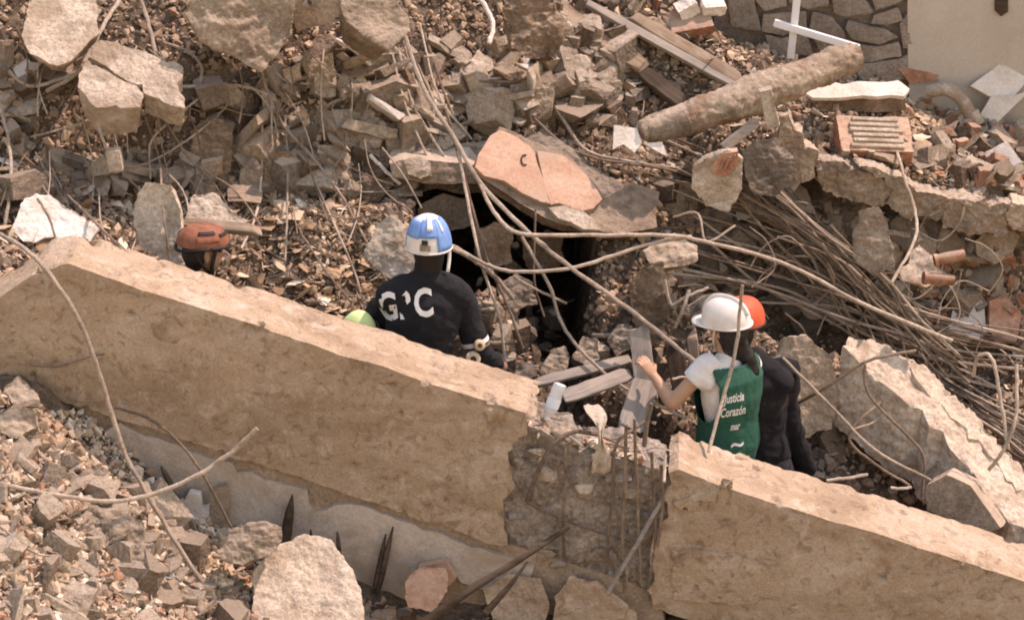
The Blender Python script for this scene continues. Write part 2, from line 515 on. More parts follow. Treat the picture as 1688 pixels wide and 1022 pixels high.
# added slab blocking sunlight from the back of the hollow, rubble lying on it
bx_, by_ = np.meshgrid(np.linspace(-0.72, 0.62, 40), np.linspace(2.385, 4.4, 28))
bz_ = terrain(bx_, by_) - 0.01
tv = np.stack([bx_.ravel(), by_.ravel(), bz_.ravel()], 1); L_ = len(tv)
bi_ = np.arange(L_).reshape(28, 40)
tf = np.stack([bi_[:-1, :-1].ravel(), bi_[:-1, 1:].ravel(), bi_[1:, 1:].ravel(), bi_[1:, :-1].ravel()], 1)
ring = list(bi_[0, :]) + list(bi_[1:, -1]) + list(bi_[-1, -2::-1]) + list(bi_[-2:0:-1, 0])
sf = np.array([[ring[(i + 1) % len(ring)], ring[i], ring[i] + L_, ring[(i + 1) % len(ring)] + L_] for i in range(len(ring))])
me = mesh_np('light_block_slab', np.concatenate([tv, tv - np.array([0, 0, 0.10])]), np.concatenate([tf, tf[:, ::-1] + L_, sf]))
tag(finish('light_block_slab', me, 'soil'), 'added buried slab keeping light out of the dark hollow', 'slab')

# ------------------------------------------------------------------ fine rubble (stuff)
def scatter(name, label, cat, mat, protos, pos, sizes, flat=0.0, seed=0, stretch=None, lift=0.45):
    r = np.random.RandomState(seed); N = len(pos)
    which = r.randint(0, len(protos), N)
    AV = []; AF = []; base = 0
    q = r.normal(size=(N, 4)); q /= np.linalg.norm(q, axis=1)[:, None]
    if flat > 0:
        ang = r.uniform(0, 2 * np.pi, N); tilt = r.normal(0, flat, N); tdir = r.uniform(0, 2 * np.pi, N)
        qz = np.stack([np.cos(ang / 2), 0 * ang, 0 * ang, np.sin(ang / 2)], 1)
        qt = np.stack([np.cos(tilt / 2), np.sin(tilt / 2) * np.cos(tdir), np.sin(tilt / 2) * np.sin(tdir), 0 * ang], 1)
        w1, x1, y1, z1 = qt.T; w2, x2, y2, z2 = qz.T
        q = np.stack([w1*w2-x1*x2-y1*y2-z1*z2, w1*x2+x1*w2+y1*z2-z1*y2, w1*y2-x1*z2+y1*w2+z1*x2, w1*z2+x1*y2-y1*x2+z1*w2], 1)
    w, x, y, z = q.T
    R = np.stack([np.stack([1-2*(y*y+z*z), 2*(x*y-z*w), 2*(x*z+y*w)], 1),
                  np.stack([2*(x*y+z*w), 1-2*(x*x+z*z), 2*(y*z-x*w)], 1),
                  np.stack([2*(x*z-y*w), 2*(y*z+x*w), 1-2*(x*x+y*y)], 1)], 1)
    sc = sizes[:, None] * r.uniform(0.7, 1.3, (N, 3))
    for k, (PV, PF) in enumerate(protos):
        s = np.where(which == k)[0]
        if not len(s): continue
        v = PV[None] * sc[s][:, None, :]
        v = np.einsum('nij,nvj->nvi', R[s], v) + pos[s][:, None, :]
        v[:, :, 2] += (sizes[s] * lift)[:, None]
        f = PF[None] + (np.arange(len(s)) * len(PV))[:, None, None] + base
        AV.append(v.reshape(-1, 3)); AF.append(f.reshape(-1, 3)); base += len(s) * len(PV)
    me = mesh_np(name, np.concatenate(AV), np.concatenate(AF))
    o = finish(name, me, mat, base=False, shade=False)
    tag(o, label, cat, kind='stuff')
    return o

def ground_pts(N, seed, x=(-3.2, 3.2), y=(-2.2, 4.4)):
    r = np.random.RandomState(seed)
    px = r.uniform(*x, N); py = r.uniform(*y, N)
    keep = (py < -0.06) | (py > 0.55)
    keep &= ~((px > -0.64) & (px < 0.54) & (py > 2.2) & (py < 2.385))
    px, py = px[keep], py[keep]
    return np.stack([px, py, terrain(px, py)], 1), r

stones = [hull_np(i, 12 + i % 4, (1, 0.8, 0.65)) for i in range(14)]
chipsP = [hull_np(40 + i, 9, (1, 0.75, 0.16)) for i in range(8)]
sticks = [hull_np(60 + i, 8, (1, 0.09, 0.06)) for i in range(8)]
def sizes(r, n, lo, hi, a=2.0):
    u = r.uniform(size=n); return (lo ** (1 - a) + u * (hi ** (1 - a) - lo ** (1 - a))) ** (1 / (1 - a))

pos, r = ground_pts(64000, 11)
scatter('rubble_stones', 'small broken stones and mortar covering the whole collapsed slope', 'rubble', 'rubble', stones, pos, sizes(r, len(pos), 0.008, 0.038, 2.2), seed=1)
pos, r = ground_pts(8500, 12)
scatter('rubble_flakes', 'thin plaster and tile flakes strewn over the collapsed slope', 'rubble', 'pale_rubble', chipsP, pos, sizes(r, len(pos), 0.010, 0.042, 2.3), flat=0.6, seed=2, lift=0.5)

def px_pts(poly_boxes, N, seed):
    r = np.random.RandomState(seed); out = []
    for (x0, y0, x1, y1), w in poly_boxes:
        for _ in range(int(N * w)):
            out.append(G(r.uniform(x0, x1), r.uniform(y0, y1)))
    return np.array(out), r
pos, r = px_pts([((380, 330, 640, 540), 0.42), ((880, 0, 1240, 200), 0.22), ((1480, 200, 1700, 330), 0.2), ((0, 280, 320, 430), 0.16)], 4200, 21)
scatter('wood_chips', 'pale wood chips and splinters piled among the rubble', 'wood chips', 'chips', sticks + chipsP[:3], pos, sizes(r, len(pos), 0.015, 0.075, 2.2), flat=0.5, seed=3, lift=0.6)
pos, r = px_pts([((-60, 680, 420, 1060), 1.3), ((1240, 90, 1700, 300), 0.28), ((1480, 430, 1700, 560), 0.1)], 6500, 22)
scatter('pale_debris', 'pale sunlit crumbs of plaster and mortar on the heaps', 'rubble', 'pale_rubble', stones + chipsP, pos, sizes(r, len(pos), 0.007, 0.036, 2.0), seed=4, lift=0.5)
# ------------------------------------------------------------------ the long beam
NB = Vector((-0.06, -1, 0)).normalized()          # normal of the beam's front face
B0 = Vector((0, 0, 0))
def onbeam(px, py, off=0.0):
    return PL(px, py, B0 + NB * off, NB)
def chip(me, amp, scale, seed):
    """knock the arrises: vertices whose neighbourhood turns a corner sink where a noise says so"""
    me.update(); n = np.empty(len(me.vertices) * 3, np.float32); me.vertex_normals.foreach_get('vector', n); n = n.reshape(-1, 3)
    co = get_co(me); ed = np.empty(len(me.edges) * 2, np.int32); me.edges.foreach_get('vertices', ed); ed = ed.reshape(-1, 2)
    k = np.zeros(len(co)); dot = 1 - (n[ed[:, 0]] * n[ed[:, 1]]).sum(1)
    np.maximum.at(k, ed[:, 0], dot); np.maximum.at(k, ed[:, 1], dot)
    for _ in range(2):
        k2 = k.copy(); np.maximum.at(k2, ed[:, 0], k[ed[:, 1]] * 0.75); np.maximum.at(k2, ed[:, 1], k[ed[:, 0]] * 0.75); k = k2
    w = np.clip((k - 0.12) * 3, 0, 1); off = Vector((seed, 2 * seed, 0))
    d = np.zeros(len(co))
    for i in np.nonzero(w > 0)[0]:
        q = Vector(co[i]) * scale + off; d[i] = w[i] * max(0.0, noise.noise(q) + 0.5 * noise.noise(q * 2.7) - 0.05)
    set_co(me, co - n * (d * amp)[:, None])

beam = empty('concrete_beam', onbeam(960, 900), 'long tan plastered concrete beam lying aslant, its middle broken open to the rebar', 'beam')

def beam_piece(name, outline, depth, voxel, amp, scale, seed, mat, off=0.0, parent=beam, fine=0.35):
    pts = [onbeam(x, y, off) for x, y in outline]
    me = prism(pts, -NB * depth)
    me = remesh(me, voxel)
    roughen(me, amp, scale, seed, fine)
    if mat == 'beam': pits(me, 0.14, 7, seed, 0.52); pits(me, 0.08, 20, seed + 3, 0.5); chip(me, 0.05, 9, seed)
    return finish(name, me, mat, parent)

def jag(pts, step, amp, seed):
    r = random.Random(seed); out = []
    for a, b in zip(pts[:-1], pts[1:]):
        n = max(1, int(math.hypot(b[0] - a[0], b[1] - a[1]) / step))
        for i in range(n):
            t = i / n
            out.append((a[0] + (b[0] - a[0]) * t + r.uniform(-amp, amp), a[1] + (b[1] - a[1]) * t + r.uniform(-amp, amp)))
    out.append(pts[-1]); return out

top_l = jag([(62, 446), (112, 436), (300, 499), (500, 562), (700, 629), (800, 661), (884, 686)], 60, 2.0, 1)
brk_l = jag([(884, 686), (862, 712), (836, 752), (848, 800), (832, 850), (838, 905)], 14, 9, 2)
bot_l = jag([(838, 905), (640, 838), (430, 768), (190, 690), (-60, 606), (-200, 560)], 50, 3, 3)
end_l = [(-120, 545), (-20, 505), (30, 470)]
o = beam_piece('beam_length', top_l + brk_l[1:] + bot_l[1:] + end_l, 0.40, 0.013, 0.009, 4.5, 3, 'beam', fine=0.55)
o['label'] = 'unbroken upper length of the tan beam with its sunlit top'
top_r = jag([(1118, 772), (1165, 790), (1188, 800), (1300, 836), (1500, 898), (1688, 956), (1990, 1050)], 60, 2.0, 5)
o = beam_piece('beam_length', top_r + [(2050, 1300), (1700, 1200), (1300, 1072)] + jag([(1072, 998), (1082, 940), (1070, 900), (1096, 850), (1092, 812), (1118, 772)], 14, 9, 6)[:-1], 0.43, 0.013, 0.009, 4.5, 8, 'beam', fine=0.55)
o['label'] = 'lower length of the tan beam with a chipped upper corner'
# broken open core between the two lengths
core = beam_piece('broken_core', jag([(846, 700), (900, 712), (960, 745), (1010, 752), (1060, 772), (1110, 790)], 18, 5, 7) + [(1108, 860), (1092, 930), (1085, 1000), (830, 915), (826, 820)], 0.32, 0.011, 0.032, 9, 9, 'core', off=-0.055, fine=0.55)
core['label'] = 'rough grey inner concrete laid bare in the break'
r = random.Random(5)
for i in range(16):                                # stones set in the open core
    px = r.uniform(850, 1090); py = r.uniform(0, 1) ; top = 705 + (px - 846) * 0.33
    py = top + 14 + py * 190
    s = r.uniform(0.025, 0.06)
    me = hull_mesh(200 + i, 11, (s * 1.4, s * 0.7, s * r.uniform(0.5, 0.9)))
    co = get_co(me) + np.array(onbeam(px, py, -0.045)); set_co(me, co); bevel(me, s * 0.12, 1)
    finish('core_stone', me, ('core', 'conc', 'core', 'conc_pale')[i % 4], beam, shade=False)
# stirrups and bars in the break
def bars(name, pts, rad, mat, parent, seg=8, n=6):
    V, F = tube(crom(pts, n), rad, seg)
    return finish(name, mesh_py(name, V, F), mat, parent)
for i, pts in enumerate([[(930, 735), (933, 790), (928, 850), (930, 925)], [(1012, 742), (1010, 810), (1003, 880), (1000, 945)],
        [(1032, 700), (1030, 790), (1026, 880), (1030, 975)], [(1046, 690), (1048, 760), (1052, 850), (1056, 960)],
        [(1074, 745), (1078, 820), (1080, 890), (1068, 970)], [(1090, 765), (1092, 830), (1084, 900)]]):
    bars('stirrup', [onbeam(x, y, -0.008 + 0.006 * (i % 3)) for x, y in pts], 0.0085, 'rebar', beam)
bars('core_bar', [onbeam(868, 828, -0.02), onbeam(900, 845, -0.01), onbeam(960, 868, 0.0), onbeam(1030, 890, -0.01), onbeam(1062, 898, -0.03)], 0.006, 'rebar', beam)
bars('core_bar', [onbeam(868, 826, -0.02), onbeam(886, 780, 0.0), onbeam(910, 735, 0.0), onbeam(945, 712, -0.05), onbeam(985, 716, -0.12)], 0.011, 'rebar', beam)
bars('core_bar', [onbeam(1012, 745, -0.03), onbeam(1022, 722, 0.0), onbeam(1044, 708, -0.05), onbeam(1070, 690, -0.1)], 0.009, 'rebar', beam)
bars('core_bar', [onbeam(1062, 735, -0.05), onbeam(1066, 700, -0.06), onbeam(1074, 665, -0.08)], 0.012, 'rebar', beam)
# spalled plaster ridges and patches standing proud on the lower length
for i, pl in enumerate([[(1105, 905), (1180, 908), (1275, 925), (1296, 945), (1290, 985), (1200, 1000), (1110, 985)],
                        [(1108, 830), (1150, 815), (1198, 800), (1180, 830), (1130, 845)]]):
    beam_piece('plaster_patch', jag(pl + [pl[0]], 16, 3, 30 + i)[:-1], 0.03, 0.008, 0.004, 12, 11 + i, 'beam', off=0.012)

# loose crumbs and straw lying on the broken core
rr_ = np.random.RandomState(31); cpos = []
for k in range(420):
    x_ = rr_.uniform(868, 1112); q_ = onbeam(x_, 702 + (x_ - 868) * 0.30 + rr_.uniform(-3, 5), -rr_.uniform(0.07, 0.36)); cpos.append(q_ + Vector((0, 0, -0.41 * 0 )))
cpos = np.array(cpos); cpos[:, 2] -= (np.array([0.0]) + (-(cpos[:, 1]) * 0.0))
cr_ = scatter('core_crumbs', None, None, 'pale_rubble', stones[:4] + chipsP[:4] + sticks[:5], cpos, sizes(rr_, len(cpos), 0.012, 0.06, 2.0), flat=0.5, seed=9, lift=0.2)
cr_.parent = beam; cr_.location = -beam.location

# painted wall under the beam
wall = empty('plaster_wall', P(500, 1000, 0.0), 'pale grey painted wall stub under the tan beam, its plaster torn', 'wall')
wpts = [(60, 628), (190, 676), (500, 778), (838, 896), (1010, 950), (1090, 980), (1130, 1300), (60, 1300)]
me = remesh(prism([onbeam(x, y, -0.04) for x, y in wpts], -NB * 0.26), 0.022)
roughen(me, 0.014, 5, 4); o = finish('wall_core', me, 'brown_plaster', wall); o['label'] = 'brown render showing where the paint layer fell away'
edge = jag([(172, 712), (196, 700), (240, 716), (330, 745), (395, 775), (470, 800), (505, 812), (520, 845), (552, 838), (575, 826), (660, 858), (720, 876), (780, 900), (830, 915), (880, 935)], 16, 5, 12)
me = remesh(prism([onbeam(x, y, -0.012) for x, y in edge + [(860, 990), (760, 960), (742, 935), (700, 925), (680, 960), (640, 1060), (400, 1060), (260, 1000), (225, 860), (205, 780)]], -NB * 0.035), 0.010)
roughen(me, 0.004, 6, 5); o = finish('paint_layer', me, 'grey_plaster', wall); o['label'] = 'smooth pale grey painted plaster with a torn upper edge'
for i, pl in enumerate([[(296, 838), (312, 812), (330, 815), (334, 838), (345, 835), (352, 915), (332, 880), (316, 905), (290, 890)],
                        [(345, 812), (372, 800), (378, 830), (368, 905), (350, 920)], [(690, 935), (735, 925), (752, 955), (720, 985), (690, 975)]]):
    me = remesh(prism([onbeam(x, y, 0.05) for x, y in pl], -NB * 0.045), 0.008); roughen(me, 0.006, 9, 20 + i)
    finish('torn_flap', me, ('plaster_white', 'brown_plaster', 'pink')[i], wall)
for i, (x, y, x2, y2, w) in enumerate([(482, 815, 468, 905, 14), (512, 872, 514, 900, 5), (556, 876, 560, 918, 6), (648, 868, 622, 975, 9), (636, 880, 618, 968, 7), (265, 768, 284, 802, 8)]):
    a = onbeam(x, y, 0.02); b = onbeam(x2, y2, 0.06)
    V, F = tube([a, a.lerp(b, 0.3), a.lerp(b, 0.7), b], [0.004, w / 340 * 0.55, w / 340 * 0.7, w / 340 * 0.6], 6)
    finish('splinter_gouge', mesh_py('s', V, F), 'wood_dark', wall, shade=False)  # dark sticks: some splinters, others added to show dark gouges and slots

# ------------------------------------------------------------------ walls behind
YW = 3.56
bw = empty('rendered_wall', P(1600, 110, YW), 'smooth beige rendered wall stub behind the heap, in shade', 'wall')
pts = [P(x, y, YW) for x, y in jag([(1500, -40), (1560, -60), (1640, -66), (1700, -100), (1900, -120), (2300, -100)], 40, 8, 3) + [(2300, 330), (1500, 330)]]
me = remesh(prism(pts, (0, 0.22, 0)), 0.03); roughen(me, 0.006, 2, 3); finish('render_coat', me, 'beige_wall', bw)
me = remesh(prism([P(x, y, YW - 0.02) for x, y in [(1640, -60), (1660, -60), (1662, 20), (1650, 28), (1640, 18)]], (0, 0.03, 0)), 0.01); finish('dark_corner_shade', me, 'wood_dark', bw)  # dark strip painted where the wall corner lies in shadow
sw = empty('stone_wall', P(1430, 100, YW), 'old wall of irregular grey stones with dark joints behind the heap', 'wall')
me = remesh(prism([P(x, y, YW + 0.05) for x, y in jag([(1180, -40), (1300, -50), (1400, -44), (1500, -40)], 30, 8, 4) + [(1500, 330), (1180, 330)]], (0, 0.2, 0)), 0.03); finish('mortar', me, 'mortar', sw)
stone_px = [[(1372, 0), (1422, -10), (1440, 22), (1395, 30), (1375, 24)], [(1430, -20), (1500, -30), (1506, -5), (1470, 10), (1444, 18)], [(1440, 26), (1480, 14), (1488, 34), (1462, 44), (1436, 40)],
            [(1398, 34), (1436, 44), (1462, 50), (1482, 62), (1450, 74), (1404, 66), (1394, 48)], [(1484, 40), (1502, 16), (1506, 80), (1488, 82)], [(1404, 72), (1446, 78), (1482, 70), (1486, 94), (1420, 104), (1400, 90)],
            [(1340, 20), (1372, 30), (1392, 54), (1396, 90), (1350, 84), (1334, 50)], [(1366, -30), (1424, -36), (1420, -14), (1372, -4)], [(1300, -30), (1362, -30), (1366, 10), (1330, 14), (1300, 4)],
            [(1250, -20), (1296, -26), (1296, 10), (1262, 18), (1246, 2)], [(1258, 24), (1328, 20), (1330, 48), (1290, 60), (1256, 52)], [(1262, 58), (1290, 64), (1330, 56), (1340, 92), (1270, 96)],
            [(1200, -20), (1242, -20), (1246, 20), (1254, 50), (1204, 46)], [(1410, 108), (1484, 98), (1500, 88), (1504, 130), (1420, 140)], [(1340, 92), (1398, 96), (1406, 140), (1340, 140)]]
for i, pl in enumerate(stone_px):
    c = (sum(p[0] for p in pl) / len(pl), sum(p[1] for p in pl) / len(pl))
    me = remesh(prism([P(c[0] + (x - c[0]) * 1.0, c[1] + (y - c[1]) * 1.0, YW + 0.0) for x, y in pl], (0, 0.09, 0)), 0.012, 2); roughen(me, 0.01, 9, 60 + i)
    finish('stone', me, 'wall_stone', sw)

# ------------------------------------------------------------------ hero blocks and slabs
def hero(name, label, cat, outline, Y, n, thick, mat, **kw):
    o = block_px(name, outline, Y, n, thick, mat, **kw)
    return tag(o, label, cat, kw.get('group'))

UPF = (0.15, -0.55, 0.8)      # facing up and to the viewer
# pink plastered slab with the painted C
pn = Vector((0.25, -0.62, 0.75)).normalized(); p0 = P(890, 300, 2.05)
pk = empty('pink_slab', P(890, 330, 2.1), 'broken floor slab with pink plaster and a black letter C, tilted over the dark hollow', 'slab')
def pink(outl, name, thick, mat, seed, off=0.0, voxel=0.011, amp=0.005):
    me = remesh(prism([PL(x, y, p0 + pn * off, pn) for x, y in outl], -pn * thick), voxel); roughen(me, amp, 6, seed); return finish(name, me, mat, pk)
pink(jag([(826, 213), (872, 240), (880, 246), (908, 338), (892, 332), (830, 300), (800, 290), (782, 276), (790, 255), (810, 225), (826, 213)], 25, 2, 1)[:-1], 'plaster_panel', 0.035, 'pink', 1)
pink(jag([(884, 248), (930, 258), (955, 275), (975, 300), (992, 328), (978, 345), (960, 348), (940, 340), (920, 334), (908, 338), (884, 248)], 25, 2, 2)[:-1], 'plaster_panel', 0.035, 'pink', 2)
pink(jag([(905, 342), (935, 338), (972, 352), (980, 362), (988, 380), (960, 378), (920, 358), (905, 342)], 16, 3, 3)[:-1], 'plaster_panel', 0.03, 'conc_pale', 3)
pink(jag([(826, 213), (930, 252), (1000, 322), (1040, 300), (1084, 320), (1080, 372), (1050, 384), (990, 384), (900, 362), (790, 292), (782, 270), (826, 213)], 25, 4, 4)[:-1], 'slab_core_shade', 0.07, 'brown_stone', 4, -0.03, 0.012, 0.008)  # slab core; its bare end puts the slab's shaded part into brown
# letter C
bm = bmesh.new(); cpts = []
for k in range(11):
    a = math.radians(60 + 240 * k / 10); cpts.append((865 + 5.5 * math.cos(a), 264 - 8.5 * math.sin(a)))
V, F = tube([PL(x, y, p0 + pn * 0.004, pn) for x, y in cpts], 0.0045, 6); finish('painted_letter', mesh_py('c', V, F), mat_plain('black_paint', (0.03, 0.025, 0.025), 0.8), pk)
# covering ledge over the hollow, beside the pink slab
hero('ledge_slab', 'flat pinkish slab edge bridging the dark hollow above the blue helmet', 'slab', jag([(640, 268), (700, 262), (770, 268), (800, 285), (790, 304), (700, 300), (650, 292), (640, 268)], 20, 3, 6)[:-1], 2.24, (0, -1, 0.25), 0.22, 'conc', ddir=(0, 1, 0.15), amp=0.016, seed=4)
hero('sun_block_slab', 'added slab keeping the sun out of the hollow behind the pink slab', 'slab', [(760, 240), (900, 215), (1020, 300), (1060, 345), (960, 330), (800, 280)], 2.35, (0.1, -0.6, 0.8), 0.10, 'conc_dark', amp=0.02, seed=5)  # added hidden slab, shuts the sun out of the hollow

# slabs and boulders at the top of the slope
hero('pale_slab', 'big pale slab standing tilted above the cracked slab', 'slab', jag([(38, 60), (60, -40), (150, -60), (164, 20), (160, 55), (140, 78), (120, 96), (92, 104), (60, 96), (46, 84), (38, 60)], 14, 5, 3)[:-1], 2.25, (0.1, -0.62, 0.78), 0.17, 'conc_pale', amp=0.013, seed=6, bs=0.8, fine=0.6)
cr = empty('cracked_slab', P(215, 190, 2.3), 'pale thick slab split by a crack, jutting from the slope over loose wires', 'slab')
cn = Vector((0.1, -0.5, 0.86)).normalized(); cp = P(220, 120, 2.0)
for i, ol in enumerate([[(146, 92), (165, 66), (205, 72), (262, 98), (300, 110), (302, 125), (294, 140), (302, 176), (284, 174), (240, 152), (234, 142), (200, 126), (146, 92)],
                        [(143, 97), (198, 130), (228, 145), (234, 158), (230, 176), (160, 176), (132, 145), (128, 124), (143, 97)]]):
    me = remesh(prism([PL(x, y, cp, cn) for x, y in jag(ol, 12, 3.5, 40 + i)[:-1]], (0, 0.06 - 0.03 * i, -0.15 - 0.03 * i), 0.86), 0.009); roughen(me, 0.011, 7, 7 + i, 0.6)
    finish('slab_piece', me, 'conc_pale', cr)
hero('rock_overhang', 'large grey boulder hanging at the crest beside the cracked slab', 'boulder', [(300, 20), (330, -30), (440, -40), (484, 0), (486, 60), (462, 85), (430, 118), (395, 100), (340, 70)], 2.15, (0.1, -0.9, 0.35), 0.5, 'conc', amp=0.035, scale=4, seed=11, bs=0.75, smooth=1, fine=0.5)
pb = empty('pipe_block', P(525, 48, 2.45), 'grey block with a short pipe end sticking out, between two crest boulders', 'block')
finish('block_body', roughen(remesh(prism([P(x, y, 2.42) for x, y in [(486, -30), (560, -30), (566, 20), (545, 36), (500, 50), (486, 46)]], (0, 0.3, 0), 0.9), 0.014), 0.014, 7, 12), 'conc', pb)
V, F = tube([P(503, 10, 2.45), P(512, 4, 2.36)], 0.024, 12, caps=False); V2, F2 = tube([P(512, 4, 2.36), P(503, 10, 2.45)], 0.019, 12, caps=False); finish('pipe_end', mesh_py('p', *join_geo([(V, F), (V2, F2)])), 'plaster_white', pb)
hero('crest_boulder', 'grey boulder with a pale dusted top above the slanting bars', 'boulder', [(562, 10), (590, -30), (640, -10), (674, 25), (676, 50), (640, 84), (600, 58), (570, 36)], 2.3, (0.2, -0.75, 0.6), 0.35, 'conc', amp=0.022, seed=13, bs=0.75, smooth=2)
hero('earth_stump', 'brown lump of earth and roots standing at the crest', 'stump', [(828, 20), (850, -30), (905, -20), (922, 30), (930, 70), (918, 98), (880, 100), (842, 80)], 2.55, (0.1, -0.9, 0.4), 0.3, 'brown_stone', amp=0.04, scale=6, seed=14, bs=0.8)

